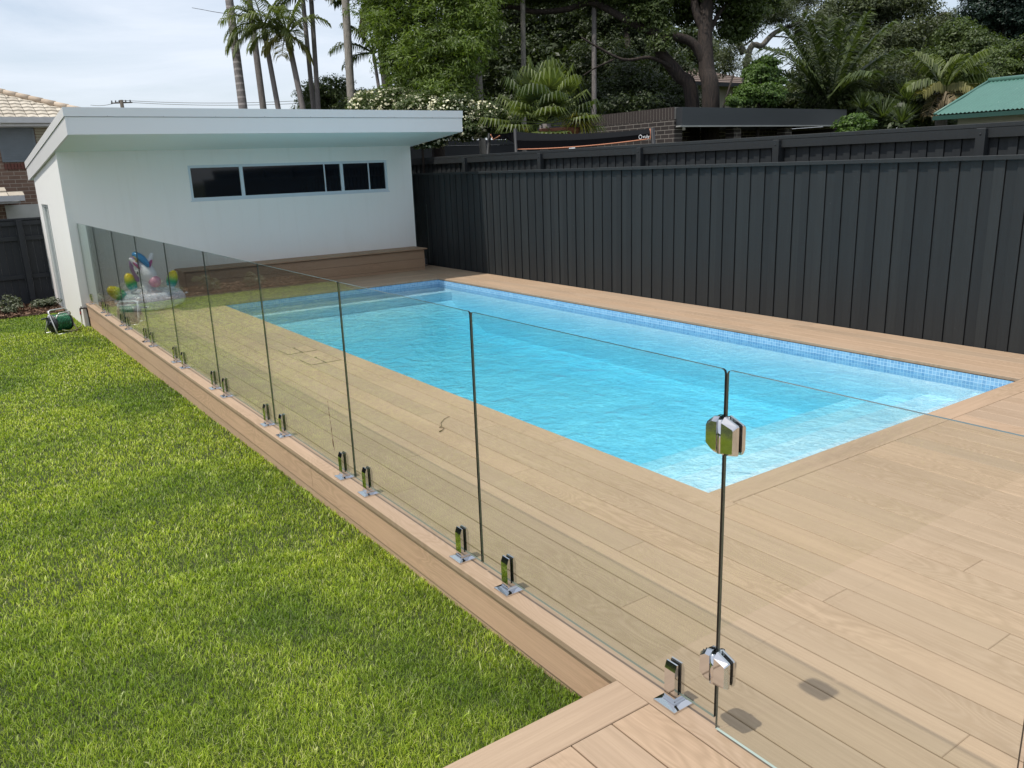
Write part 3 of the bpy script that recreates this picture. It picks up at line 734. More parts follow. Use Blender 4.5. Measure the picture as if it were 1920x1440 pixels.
# ------------------------------------------------------------------ pool house
ph = thing('pool_house', 'white rendered pool house with sloping flat roof and long ribbon window', 'building', (2.9, 14.7, -.4))
def P(mb, name, mats): return loc_parent(mb.build(name, mats), ph)
YB = 16.55; XW = HX0
def roof_z(y, top=True): return (2.822 if top else 2.468) - .0905*(y-11.05)
wx0, wx1, wz0, wz1 = 1.765, 5.40, 1.50, 2.065
w = MB(); th = .14
def wallq(mb, x0_, x1_, z0_, z1a, z1b=None): mb.box((x0_, HY, z0_), (x1_, HY+th, z1a))
zt = roof_z(HY, False)+.022
wallq(w, XW, wx0, -.6, zt); wallq(w, wx1, HX1, -.6, zt); wallq(w, wx0, wx1, -.6, wz0); wallq(w, wx0, wx1, wz1, zt)
# left wall with a tall door opening
dy0, dy1, dz1 = 15.10, 16.04, 1.50
def sidebox(x0_, x1_, a, b, z0_, slope=True):
    za, zb = roof_z(a, False)+.022, roof_z(b, False)+.022
    vs = [(x0_, a, z0_), (x1_, a, z0_), (x1_, b, z0_), (x0_, b, z0_), (x0_, a, za), (x1_, a, za), (x1_, b, zb), (x0_, b, zb)]
    w.add(vs, [(0, 3, 2, 1), (4, 5, 6, 7), (0, 1, 5, 4), (1, 2, 6, 5), (2, 3, 7, 6), (3, 0, 4, 7)])
sidebox(XW, XW+th, HY+th+.0005, dy0, -.6); sidebox(XW, XW+th, dy1, YB, -.6); sidebox(XW, XW+th, dy0, dy1, dz1)
sidebox(HX1-th, HX1, HY+th+.0005, YB, -.6); sidebox(XW+th, HX1-th, YB-th, YB, -.6)
P(w, 'wall', 'render')
# roof: sloping slab with lower fascia, projecting flashing on top
rx0, rx1, ry0, ry1 = -.168, 5.985, 11.05, 17.08
def slab(mb, x0_, x1_, a, b, top0, top1, mi=0):
    vs = [(x, y_, f(y_)) for f in (lambda y_: roof_z(y_)-top1, lambda y_: roof_z(y_)-top0) for x, y_ in ((x0_, a), (x1_, a), (x1_, b), (x0_, b))]
    mb.add(vs, [(0, 3, 2, 1), (4, 5, 6, 7), (0, 1, 5, 4), (1, 2, 6, 5), (2, 3, 7, 6), (3, 0, 4, 7)], mi)
r1 = MB(); slab(r1, rx0, rx0+.03, ry0, ry1, .122, .346); slab(r1, rx1-.03, rx1, ry0, ry1, .122, .346); slab(r1, rx0+.031, rx1-.031, ry0, ry0+.03, .122, .346); slab(r1, rx0+.031, rx1-.031, ry1-.03, ry1, .122, .346)
P(r1, 'fascia', 'fascia')
r2 = MB(); slab(r2, rx0-.012, rx1+.012, ry0-.012, ry1+.012, 0, .116); P(r2, 'roof', 'fascia')
r3 = MB(); slab(r3, rx0+.032, rx1-.032, ry0+.032, ry1-.032, .30, .340); P(r3, 'soffit', 'soffit')
sc = MB()
for i in range(9):
    x = .35+i*.72; sc.ellip((x, ry0-.014, roof_z(ry0)-.108), (.006, .004, .006), nu=8, nv=6)
P(sc, 'fixing_screw', 'gutter')
# ribbon window
fr = MB(); fy0, fy1 = HY+.012, HY+.062; fw_ = .042
fr.box((wx0, fy0, wz0), (wx1, fy1, wz0+fw_)); fr.box((wx0, fy0, wz1-fw_), (wx1, fy1, wz1))
for x in (wx0, wx1-fw_): fr.box((x, fy0+.001, wz0+fw_), (x+fw_, fy1-.001, wz1-fw_))
for x in (2.612, 4.452): fr.box((x, fy0+.001, wz0+fw_), (x+.058, fy1-.001, wz1-fw_))
fr.box((wx0-.02, HY-.006, wz0-.018), (wx1+.02, HY+.05, wz0-.0005))
win = P(MB().box((wx0+.02, HY+.10, wz0+.02), (wx1-.02, HY+.104, wz1-.02)), 'window', 'interior')
loc_w = [(fr, 'window_frame', 'frame')]
gl = MB()
for a, b in ((1.807, 2.612), (2.67, 4.452), (4.51, 5.358)): gl.box((a, HY+.036, wz0+fw_), (b, HY+.042, wz1-fw_))
st, st2 = [MB().box((x, HY+.026, wz0+fw_), (x+.022, HY+.035, wz1-fw_)) for x in (4.14, 5.015)]
for mb_, nm_, mt_ in ((fr, 'window_frame', 'frame'), (gl, 'window_pane', 'darkglass'), (st, 'window_stile', 'frame'), (st2, 'window_stile', 'frame')):
    o = mb_.build(nm_, mt_); o.parent = win
# side door
db = MB(); db.box((XW+.06, dy0+.05, -.42), (XW+.065, dy1-.05, dz1-.05)); door = P(db, 'side_door', plain('door_glass_grey_reflection', (.40, .43, .42), .2))  # door glass with its grey reflection put into the base colour
df = MB()
df.box((XW+.028, dy0, -.45), (XW+.09, dy0+.05, dz1)); df.box((XW+.028, dy1-.05, -.45), (XW+.09, dy1, dz1)); df.box((XW+.028, dy0+.05, dz1-.05), (XW+.09, dy1-.05, dz1))
df.box((XW+.03, (dy0+dy1)/2-.03, -.45), (XW+.08, (dy0+dy1)/2+.03, dz1-.051))
o = df.build('door_frame', plain('white_door_frame', (.72, .74, .72), .4)); o.parent = door

# bench along the wall
be = thing('deck_bench', 'long timber-look box bench against the pool house wall', 'bench', (3.6, 12.6, 0))
def ub(mb, a, b, along='x', c=.003):
    f0 = len(mb.f); mb.bbox(a, b, c)
    for i in range(f0, len(mb.f)):
        mb.uv[i] = [((mb.v[k][0], mb.v[k][1]+mb.v[k][2]) if along == 'x' else (mb.v[k][1], mb.v[k][0]+mb.v[k][2])) for k in mb.f[i]]
ld = MB()
for (a, b) in ((1.335, 2.86), (2.864, 4.44), (4.444, 5.86)):
    ub(ld, (a, 12.345, .388), (b, 12.525, .412)); ub(ld, (a, 12.529, .388), (b, 12.705, .412)); ub(ld, (a, 12.709, .388), (b, 12.878, .412))
loc_parent(ld.build('bench_lid', 'bench'), be)
bf = MB()
for z0_, z1_ in ((.001, .05), (.054, .215), (.219, .376)): ub(bf, (1.385, 12.385, z0_), (5.80, 12.405, z1_)); ub(bf, (1.375, 12.41, z0_), (1.384, 12.87, z1_), 'y'); ub(bf, (5.801, 12.385, z0_), (5.812, 12.87, z1_), 'y')
bf.box((1.39, 12.407, .001), (5.79, 12.86, .38), 0)
loc_parent(bf.build('bench_front', 'bench'), be)

# outdoor tap beside the deck edge
tp = thing('outdoor_tap', 'brown pipe and tap on the pool house corner by the deck edge', 'tap', (-.06, 12.84, -.4))
m = MB(); m.tube([(-.055, 12.85, -.42), (-.06, 12.85, -.2), (-.068, 12.848, -.10), (-.075, 12.845, -.075), (-.095, 12.84, -.066), (-.15, 12.83, -.064)], .011, 10); loc_parent(m.build('pipe', 'brown_pipe'), tp)
m = MB(); m.tube([(-.15, 12.83, -.064), (-.163, 12.83, -.066), (-.168, 12.83, -.085), (-.168, 12.83, -.12)], [.014, .015, .012, .011], 10); m.box((-.158, 12.815, -.045), (-.138, 12.845, -.035)); m.tube([(-.148, 12.83, -.06), (-.148, 12.83, -.04)], .005, 8)
loc_parent(m.build('tap_spout', 'brown_pipe'), tp)
# hose reel
hr = thing('hose_reel', 'green hose wound on a grey metal frame reel standing on the lawn', 'hose reel', (-.50, 12.60, lawn_z(12.6)), math.radians(27))
m = MB()
for s_ in (-1, 1):
    m.tube([(s_*.165, -.16, 0), (s_*.155, -.08, .16), (s_*.15, .0, .33), (s_*.14, .03, .355)], .011, 8)
    m.tube([(s_*.165, .16, 0), (s_*.16, .10, .12), (s_*.155, .0, .30)], .010, 8)
m.tube([(-.15, 0, .325), (-.14, .01, .35), (-.11, .02, .365), (.11, .02, .365), (.14, .01, .35), (.15, 0, .325)], .011, 8)
m.tube([(-.165, -.16, .012), (.165, -.16, .012)], .009, 8); m.tube([(-.165, .16, .012), (.165, .16, .012)], .009, 8)
m.tube([(-.10, -.13, .30), (-.08, -.145, .325), (.09, -.145, .325), (.11, -.13, .30), (.12, -.07, .22)], .009, 8); m.tube([(-.10, -.13, .30), (-.13, -.08, .20)], .009, 8)
m.build('reel_frame', 'alu', hr)
m = MB()
for s_ in (-1, 1):
    m.tube([(s_*.118, 0, .165), (s_*.135, 0, .165)], .135, 28)
    m.tube([(s_*.135, 0, .165), (s_*.155, 0, .165)], .045, 16)
m.build('side_disc', 'plastic_dark', hr)
m = MB()
for lay, rr in ((0, .118), (1, .098)):
    for i in range(9 if lay == 0 else 8):
        x = -.105+i*.0255+lay*.012; pts = [(x+.008*a/6.28, rr*math.cos(a), .165+rr*math.sin(a)) for a in np.linspace(0, 2*math.pi, 25)]
        m.tube(pts, .0125, 8, cap=False)
m.build('hose_coil', 'hose', hr)
m = MB(); m.tube([(-.155, 0, .165), (-.185, 0, .165)], .022, 12); m.box((-.19, -.012, .15), (-.18, .012, .27)); m.tube([(-.19, 0, .165), (-.19, -.02, .165)], .012, 10); m.tube([(-.185, 0, .262), (-.285, -.01, .258)], .011, 10)
m.build('crank_handle', 'plastic_dark', hr)
m = MB(); lz = lawn_z(12.5)
pts = [(-.168, 12.83, -.115), (-.168, 12.828, -.17), (-.172, 12.81, -.25), (-.19, 12.76, -.32), (-.235, 12.66, lz+.045), (-.30, 12.52, lz+.035), (-.38, 12.44, lz+.04), (-.45, 12.42, lz+.05), (-.50, 12.46, lz+.07)]
def smooth(pts, n=6):
    out = []; P_ = [Vector(p) for p in pts]
    for i in range(len(P_)-1):
        p0, p1, p2, p3 = P_[max(i-1, 0)], P_[i], P_[i+1], P_[min(i+2, len(P_)-1)]
        for k in range(n):
            t_ = k/n; out.append(.5*((2*p1)+(p2-p0)*t_+(2*p0-5*p1+4*p2-p3)*t_*t_+(3*p1-p0-3*p2+p3)*t_**3))
    return out+[P_[-1]]
gh = thing('garden_hose', 'pale green hose curving over the grass from the wall tap to the reel', 'hose', (-.3, 12.6, lz))
m.tube(smooth(pts), .0085, 8); loc_parent(m.build('hose_tube', 'pale_hose'), gh)
m = MB(); m.tube([(-.168, 12.83, -.112), (-.168, 12.83, -.165)], [.014, .011], 10); loc_parent(m.build('hose_connector', 'red_plastic'), gh)

# ------------------------------------------------------------------ inflatable unicorn ring
un = thing('inflatable_unicorn', 'clear glitter pool ring with white unicorn head standing on the deck', 'pool float', (.66, 11.62, 0), math.radians(0))
un.scale = (1.08,)*3
UR, Ur = .335, .125
m = MB(); nu, nv = 44, 18; vs = []; 
for i in range(nu):
    a = 2*math.pi*i/nu; wr = 1+.03*math.sin(a*11)
    for j in range(nv):
        b = 2*math.pi*j/nv; rr = Ur*wr
        vs.append(((UR+rr*math.cos(b))*math.cos(a), (UR+rr*math.cos(b))*math.sin(a), Ur*.92+rr*.9*math.sin(b)))
m.add(vs, [(i*nv+j, ((i+1) % nu)*nv+j, ((i+1) % nu)*nv+(j+1) % nv, i*nv+(j+1) % nv) for i in range(nu) for j in range(nv)], 0, True)
m.build('ring', 'clear', un)
m = MB()   # neck and head, one body
nk = smooth([(.0, .02, .08), (-.005, .02, .20), (-.01, .01, .32), (-.02, -.01, .42), (-.03, -.03, .50)])
m.tube(nk, [.125-.035*min(1, i/12) for i in range(len(nk))], 20)
hx = Vector((.105, -.13, -.175)).normalized(); Rh = hx.to_track_quat('Z', 'Y').to_matrix()
m.ellip((-.03, -.06, .505), (.118, .118, .185), Rh, nu=26, nv=18)
hd = m.build('head_and_neck', 'white_vinyl', un)
m = MB(); m.ellip((.055, -.165, .365), (.082, .080, .080), nu=22, nv=14); m.build('muzzle', 'pink_vinyl', un)
for (bx_, tx_, bz_, tz_) in ((.02, .095, .60, .745), (-.125, -.205, .60, .70)):
    A_ = Vector((bx_, -.08, bz_)); B_ = Vector((tx_, -.06, tz_)); m = MB(); m.tube(smooth([A_, A_.lerp(B_, .5), B_]), [.012, .03, .034, .036, .036, .034, .032, .030, .028, .026, .023, .02, .010], 12)
    e_ = m.build('ear', 'white_vinyl', un)
    m = MB(); c0 = A_.lerp(B_, .15)+Vector((-.0, -.045, -.02)); d_ = (B_-A_).normalized(); m.ellip(c0, (.036, .016, .07), d_.to_track_quat('Z', 'Y').to_matrix(), nu=14, nv=10); m.build('inner_ear', 'magenta_vinyl', e_)
m = MB(); fp_ = smooth([(-.15, -.02, .745), (-.11, -.05, .735), (-.06, -.10, .69), (-.02, -.145, .625), (.0, -.165, .575)]); m.tube(fp_, [.022+.026*math.sin(math.pi*min(1, (i+2)/len(fp_))) for i in range(len(fp_))], 12)
m.build('forelock', 'blue_vinyl', un)
m = MB(); m.tube(smooth([(-.15, .01, .70), (-.17, .05, .60), (-.14, .09, .48), (-.10, .10, .36)]), [.02]+[.036]*17+[.015], 10); m.build('mane', plain('lilac_vinyl', (.45, .25, .5), .25), un)
m = MB(); m.tube([(-.12, -.10, .66), (-.165, -.14, .735)], [.024, .004], 10); m.build('horn', plain('gold_vinyl', (.7, .52, .15), .25), un)
m = MB()
for s_ in (-1, 1): m.ellip((-.03+s_*.108, -.11, .50), (.010, .016, .022), nu=10, nv=8)
m.build('eye', 'eye_black', un)
for (x, y, z, ry, rx, sc_) in ((-.33, -.10, .16, -50, 10, 1.18), (-.17, .14, .235, -14, 0, 1.05), (.30, .10, .225, 18, 0, 1.05)):
    m = MB(); m.ellip((0, 0, .115), (.072, .072, .13), nu=20, nv=14); o = m.build('rainbow_wing', 'rainbow', un)
    o.location = (x, y, z); o.rotation_euler = (math.radians(rx), math.radians(ry), 0); o.scale = (sc_,)*3
m = MB()
for a in (-70, -10, 200): 
    a = math.radians(a); c0 = Vector(((UR+Ur)*math.cos(a), (UR+Ur)*math.sin(a), .16)); tg = Vector((-math.sin(a), math.cos(a), 0)); ot = Vector((math.cos(a), math.sin(a), 0))
    m.tube([c0-tg*.05, c0-tg*.035+ot*.025, c0+tg*.035+ot*.025, c0+tg*.05], .008, 8)
m.build('grab_handle', 'white_vinyl', un)

# ------------------------------------------------------------------ boundary fences
def capped_fence(name, label, x, y0, y1, z0, ztop, mat, pitch=.205, capw=.045, posts=None, zrail=None):
    """paling fence along y whose show side looks to -x"""
    t = thing(name, label, 'fence', (x, (y0+y1)/2, z0))
    m = MB(); y = y0
    while y < y1:
        p_ = pitch*rng.uniform(.97, 1.03); e = min(y+p_, y1); mid = y+p_*.47; dz = rng.uniform(-.004, .004); dx = rng.uniform(-.0015, .0015)
        m.box((x-.014+dx, y+.0, z0), (x+.0, mid, ztop-.02)) ; m.box((x-.002+dx, mid+.0, z0), (x+.012, e-.007, ztop-.02))
        y += p_
    loc_parent(m.build('paling_panel', mat), t)
    m = MB(); m.box((x+.0125, y0, z0), (x+.02, y1, ztop-.03)); loc_parent(m.build('backing', 'interior'), t)
    m = MB(); y = y0
    while y < y1: e = min(y+3.6, y1); m.bbox((x-capw, y+.001, ztop-.04), (x+.05, e-.001, ztop), .004); y = e
    loc_parent(m.build('cap_rail', mat), t)
    if zrail: m = MB(); m.box((x-.055, y0, zrail-.09), (x-.016, y1, zrail)); loc_parent(m.build('top_rail', mat), t)
    if posts:
        for yp in posts:
            m = MB(); m.bbox((x-.105, yp-.045, z0), (x-.020, yp+.045, ztop-.045), .006); m.ellip((x-.107, yp, ztop-.10), (.006, .010, .010), nu=8, nv=6); loc_parent(m.build('post', mat), t)
    return t
capped_fence('paling_fence', 'tall charcoal capped paling fence running along the right side of the pool', FX+.015, -3.0, 17.5, -.2, 1.80, 'fence')
# the neighbour's fence stands a step behind and shows its posts
posts = [2.53, 4.89, 7.23, 9.58, 11.93, 14.28]
capped_fence('paling_fence', 'higher charcoal fence with posts showing behind the poolside fence', 6.62, -3.0, 17.5, -.6, 2.10, 'fence_far', pitch=.175, posts=posts, zrail=2.055)

def back_fence(name, label, x0, x1, y, z0, ztop, mat, postx, rails):
    t = thing(name, label, 'fence', ((x0+x1)/2, y, z0))
    m = MB(); x = x0
    while x < x1: m.box((x, y+rng.uniform(0, .004), z0), (min(x+.118, x1), y+.016, ztop-.02)); x += .12
    loc_parent(m.build('paling_panel', mat), t)
    m = MB(); m.box((x0, y-.05, ztop-.035), (x1, y+.05, ztop)); loc_parent(m.build('cap_rail', mat), t)
    for r in rails: m = MB(); m.box((x0, y-.045, r-.04), (x1, y-.002, r+.04)); loc_parent(m.build('rail', mat), t)
    for px_ in postx: m = MB(); m.box((px_-.045, y-.12, z0), (px_+.045, y-.047, ztop-.037)); loc_parent(m.build('post', mat), t)
    return t
back_fence('paling_fence', 'black timber paling fence at the end of the lawn, left of the pool house', -9.2, -.13, 16.62, -.6, 1.25, 'fence_black', [-.50, -2.9, -5.3, -7.7], [1.16, .88, .16, -.36])
t = thing('paling_fence', 'black paling fence along the left side of the lawn', 'fence', (-9.2, 6, -.6))
m = MB()
y = -4.0
while y < 16.6: m.box((-9.22, y, -.6), (-9.2, y+.118, 1.25)); y += .12
loc_parent(m.build('paling_panel', 'fence_black'), t)

# ------------------------------------------------------------------ foliage generators
def leaves(name, blobs, n, size, mat, parent=None, aspect=2.2, clump=.16, per=14, droop=.3, shell=.55, tuft=None, per_tuft=75, inner=.22):
    """leaf-sized rhombs. blobs = [(centre, (rx, ry, rz))]; each blob carries tufts (small domes of leaves) with gaps between"""
    cs = np.array([list(b[0]) for b in blobs]); rs = np.array([b[1] for b in blobs], float)
    vol = rs.prod(1)**(2/3); pr = vol/vol.sum(); tuft = tuft or clump*2.0; nt = max(3, n//per_tuft); size0 = size
    bi = rng.choice(len(blobs), nt, p=pr); d = rng.normal(size=(nt, 3)); d /= np.linalg.norm(d, axis=1)[:, None]
    rad = rng.uniform(shell, 1.0, nt)**.8; tc_ = cs[bi] + d*rs[bi]*rad[:, None]; tr_ = tuft*rng.uniform(.55, 1.35, nt)
    ti = rng.choice(nt, n, p=tr_**2/np.sum(tr_**2)); e = rng.normal(size=(n, 3)); e[:, 2] = np.abs(e[:, 2])*.9-.25; e /= np.linalg.norm(e, axis=1)[:, None]
    e += d[ti]*.25; rr_ = rng.uniform(.35, 1.0, n)**.6
    ctr = tc_[ti] + e*(tr_[ti]*rr_)[:, None]*np.array([1, 1, .72]); N = n
    k_ = int(N*inner)
    if k_:        # leaves deep inside the crown, larger and sparser
        b2 = rng.choice(len(blobs), k_, p=pr); d2 = rng.normal(size=(k_, 3)); d2 /= np.linalg.norm(d2, axis=1)[:, None]
        ctr[:k_] = cs[b2] + d2*rs[b2]*(rng.uniform(0, 1, k_)**.45*.85)[:, None]
    nrm = e*.7 + rng.normal(size=(N, 3))*.42 + np.array([0, 0, .45]); nrm /= np.linalg.norm(nrm, axis=1)[:, None]
    ax = rng.normal(size=(N, 3))*.8 + e*.9 + np.array([0, 0, -droop*2]); ax -= nrm*(ax*nrm).sum(1)[:, None]; ax /= np.linalg.norm(ax, axis=1)[:, None]
    bx = np.cross(nrm, ax); L_ = size*rng.uniform(.6, 1.25, N)[:, None]; L_[:k_] *= 1.7; w_ = L_/aspect
    V = np.stack([ctr-ax*L_/2, ctr+bx*w_/2, ctr+ax*L_/2, ctr-bx*w_/2], 1)
    return npmesh(name, V.reshape(-1, 3), np.arange(N*4).reshape(N, 4), mat, parent)

def limb(m, pts, r0, r1, seg=9):
    P_ = smooth(pts, 5); n = len(P_); m.tube(P_, [r0+(r1-r0)*i/(n-1) for i in range(n)], seg)

def frond(V, F, base, az, elev, length, droop, nl=34, ll=.45, lw=.035, hang=.5, twist=0, side=1.0):
    """feather palm leaf: arching midrib with leaflets on both sides"""
    d = np.array([math.cos(az)*math.cos(elev), math.sin(az)*math.cos(elev), math.sin(elev)]); p = np.array(base, float)
    n = 26; st = length/n; pts = [p.copy()]; dirs = []
    for i in range(n):
        d = d + np.array([0, 0, -droop*st*(.4+1.4*i/n)]); d /= np.linalg.norm(d); p = p + d*st; pts.append(p.copy()); dirs.append(d.copy())
    dirs.append(dirs[-1]); pts = np.array(pts); dirs = np.array(dirs)
    def quad(a, b, c_, e):
        k = len(V); V.extend([a, b, c_, e]); F.append((k, k+1, k+2, k+3))
    for i in range(n):
        w = .022*(1-i/n)+.006; s_ = np.cross(dirs[i], [0, 0, 1.0]); s_ /= np.linalg.norm(s_)+1e-6
        quad(pts[i]-s_*w, pts[i]+s_*w, pts[i+1]+s_*w*.9, pts[i+1]-s_*w*.9)
        u_ = np.cross(s_, dirs[i]); quad(pts[i]-u_*w, pts[i]+u_*w, pts[i+1]+u_*w*.9, pts[i+1]-u_*w*.9)
    for k in range(nl):
        t_ = .12+.88*k/nl; i = min(int(t_*n), n-1); fr_ = t_*n-i; c_ = pts[i]*(1-fr_)+pts[i+1]*fr_; dd = dirs[i]
        s0 = np.cross(dd, [0, 0, 1.0]); s0 /= np.linalg.norm(s0)+1e-6
        env = math.sin(math.pi*min(1, .12+.8*t_))**.6
        for s_ in (-1, 1):
            l_ = ll*env*rng.uniform(.85, 1.1); v = s0*s_*.8*side + dd*.55 + np.array([0, 0, rng.uniform(-.1, .25)]); v /= np.linalg.norm(v)
            mid = c_+v*l_*.5; v2 = v+np.array([0, 0, -hang*1.6]); v2 /= np.linalg.norm(v2); tip = mid+v2*l_*.5
            wd_ = np.cross(v, [0, 0, 1.0]); wd_ = wd_/(np.linalg.norm(wd_)+1e-6)*lw*.5 + np.array([0, 0, rng.uniform(-.3, .3)*lw])
            quad(c_-wd_*.5, c_+wd_*.5, mid+wd_, mid-wd_); quad(mid-wd_, mid+wd_, tip+wd_*.15, tip-wd_*.15)
def palm(name, label, base, top, r0, r1, bark, fronds, mat, cat='palm tree', shaft=None, group=None, curve=0.0, extra=None, fname='frond'):
    """fronds: list of (az, elev, length, droop) in degrees/metres; az measured in plan"""
    b = Vector(base); t_ = Vector(top); o = thing(name, label, cat, b, 0, group)
    m = MB(); n = 18; pts = []
    for i in range(n+1):
        s_ = i/n; p = b.lerp(t_, s_); p.x += curve*math.sin(math.pi*s_); pts.append(p-b)
    rr = [r0+(r1-r0)*(i/n)**.7 + (.25*r0*max(0, 1-i*.6)) for i in range(n+1)]
    m.tube(pts, rr, 14); m.build('trunk', bark, o)
    if shaft:
        m = MB(); d = (t_-b).normalized(); m.tube([t_-b, t_-b+d*shaft*.3, t_-b+d*shaft], [r1*1.25, r1*1.4, r1*.7], 12); m.build('crownshaft', 'crownshaft', o); tt_ = t_+d*shaft*.95
    else: tt_ = t_
    for grp in fronds:
        fl, mt = grp
        for f_ in fl:
            V, F = [], []; frond(V, F, tuple(tt_-b), math.radians(f_[0]), math.radians(f_[1]), f_[2], f_[3], *(f_[4:] if len(f_) > 4 else ()))
            npmesh(fname, np.array(V), np.array(F), mt, o)
    return o

RZ = -.6
def down(p, z=RZ): return Vector((p.x, p.y, z))
# screen-right direction in plan is azimuth about -35 deg, away from camera about 55 deg
AR, AL, AF, AN = -35, 145, 55, 235
PG = 'tall palm trees behind the pool house'
def trunk_line(px0, py0, px1, py1, D):
    """trunk passing two sighted points, taken down to the ground"""
    a = W(px0, py0, D); b = W(px1, py1, D); d = b-a; s_ = (RZ-a.z)/d.z; return a+d*s_, b
def std_fronds(n, L0, L1, e0=60, e1=-20, dr=.5, ll=.5, lw=.04, hang=.5, ph=0):
    return [(ph+i*360/n*1.0+rng.uniform(-12, 12), e0+(e1-e0)*((i*0.618) % 1), rng.uniform(L0, L1), dr*rng.uniform(.8, 1.2), 34, ll, lw, hang) for i in range(n)]
b, t_ = trunk_line(456, 205, 426, -30, 22); palm('palm_tree', 'leftmost tall palm, thick pale-ringed grey trunk running out of the picture', b, t_+(t_-b)*.25, .145, .10, 'bark_ring', [(std_fronds(9, 1.8, 2.4), 'frond')], None, group=PG)
b, t_ = trunk_line(494, 205, 466, -10, 23); palm('palm_tree', 'slim grey palm trunk second from the left above the pool house roof', b, t_+(t_-b)*.3, .10, .085, 'bark_palm', [(std_fronds(9, 1.8, 2.3), 'frond')], None, group=PG)
b, t_ = trunk_line(522, 205, 498, 74, 21.5)
palm('palm_tree', 'slender palm with its spiky crown low over the pool house, left of the sky gap', b, t_, .085, .065, 'bark_palm', [
    ([(AL+10, 5, 1.25, 1.3, 38, .48, .026, .8), (AL-5, 25, 1.2, 1.5, 38, .5, .026, .8), (AL+40, 50, 1.1, 1.4, 38, .46, .026, .6), (AN, 60, 1.1, 1.2, 38, .46, .026, .6), (AR, 35, 1.1, 1.4, 38, .46, .026, .8), (AR+20, 65, 1.1, 1.0, 38, .46, .026, .6), (AF, 30, 1.1, 1.2, 36, .46, .026, .6), (AR-25, 5, .9, 1.4, 36, .5, .03, .8), (AL, 65, 1.0, .8, 36, .46, .026, .6), (AL+5, 40, 1.2, 1.2, 38, .48, .026, .8), (AL+20, -12, 1.1, 1.2, 34, .5, .03, 1.0)], 'frond')], None, shaft=.35, group=PG)
b, t_ = trunk_line(568, 205, 545, 95, 21)
palm('palm_tree', 'palm with swollen tan crownshaft and yellowing hanging fronds beside the twin trunks', b, t_, .10, .07, 'bark_palm', [
    ([(AL, 20, 1.2, 1.4, 38, .5, .028, .8), (AL+25, 50, 1.3, 1.2, 38, .5, .028, .7), (AF, 60, 1.2, 1.0, 38, .46, .028, .6), (AR, 45, 1.2, 1.2, 38, .5, .028, .7), (AR+10, 70, 1.2, .9, 38, .46, .028, .6), (AN, 55, 1.1, 1.2, 38, .46, .028, .7), (AN+30, 15, 1.0, 1.5, 38, .46, .028, .8), (AL-10, 38, 1.3, 1.2, 38, .5, .028, .7), (AL+10, 68, 1.2, .8, 38, .5, .028, .6)], 'frond'),
    ([(AR, -25, .85, 1.6, 34, .48, .035, 1.2), (AN-10, -35, .75, 1.4, 34, .48, .035, 1.2), (AL, -5, .8, 1.5, 32, .45, .035, 1.2)], 'frond_yellow')], None, shaft=.45, group=PG)
b, t_ = trunk_line(588, 205, 567, -10, 22.5); palm('palm_tree', 'left one of two palm trunks standing close together', b, t_+(t_-b)*.22, .072, .06, 'bark_palm', [(std_fronds(8, 1.5, 2.2), 'frond')], None, group=PG)
b, t_ = trunk_line(597, 205, 583, -8, 21.8)
palm('palm_tree', 'right one of two palm trunks standing close together, dark fronds spreading right', b, t_, .072, .062, 'bark_palm', [
    ([(AR, 25, 1.3, .9, 34, .5, .04, .8), (AR+20, 50, 1.2, .9, 32, .5, .04, .7), (AR-30, 10, 1.1, 1.1, 32, .5, .04, .9), (AL, 10, 1.1, 1.2, 32, .5, .04, .9), (AL+25, 45, 1.3, .9, 32, .5, .04, .7), (AN, 30, 1.1, 1.0, 32, .5, .04, .8), (AF, 35, 1.1, 1.0, 32, .5, .04, .8), (AR, 70, 1.2, .6, 32, .5, .04, .6)], 'frond_dark')], None, group=PG)
b, t_ = trunk_line(659, 195, 647, -10, 19.5); palm('palm_tree', 'thick smooth grey palm trunk alone in the sky gap, left of the leafy tree', b, t_+(t_-b)*.3, .105, .09, 'bark_palm_lit', [(std_fronds(9, 1.8, 2.3), 'frond')], None, group=PG)
b, t_ = trunk_line(711, 170, 703, 118, 20)
palm('palm_tree', 'small thin palm with open arching crown against the sky', b, t_, .05, .04, 'bark_palm', [
    ([(AL, 35, 1.15, 1.15, 30, .42, .03, 1.1), (AL+20, 60, 1.0, 1.0, 30, .4, .03, .9), (AL-15, 10, .9, 1.4, 30, .4, .03, 1.1), (AR, 55, .9, .9, 30, .4, .03, .9), (AR+15, 25, .8, 1.0, 28, .4, .03, 1.0), (AN, 60, .9, 1.0, 30, .4, .03, .9), (AF, 45, .9, 1.0, 30, .4, .03, .9)], 'frond_dark')], None, shaft=.25, group=PG)
b, t_ = trunk_line(730, 200, 703, -30, 21)
palm('palm_tree', 'palm with a shaggy skirt of dead brown fronds at the top edge', b, t_, .12, .13, 'bark_palm', [
    ([(a_, -55, 1.3, .9, 26, .35, .04, 1.4) for a_ in range(0, 360, 30)], 'frond_dry'), (std_fronds(9, 1.3, 1.7, 40, -10), 'frond_dark')], None, group=PG)
GG = 'bare palm trunks in front of the dark trees'
b, t_ = trunk_line(898, 150, 889, -12, 19); palm('palm_tree', 'bare pale palm trunk half covered by the bright leafy tree', b, t_+(t_-b)*.35, .085, .075, 'bark_palm_lit', [(std_fronds(8, 1.8, 2.2), 'frond_dark')], None, group=GG)
b, t_ = trunk_line(982, 165, 980, -12, 19.5); palm('palm_tree', 'bare straight palm trunk rising behind the fan palm', b, t_+(t_-b)*.35, .062, .056, 'bark_palm_lit', [(std_fronds(8, 1.8, 2.2), 'frond_dark')], None, group=GG)
b, t_ = trunk_line(1114, 175, 1114, -12, 19.5); palm('palm_tree', 'bare straight palm trunk above the left end of the dark brick wall', b, t_+(t_-b)*.35, .062, .056, 'bark_palm', [(std_fronds(8, 1.8, 2.2), 'frond_dark')], None, group=GG)

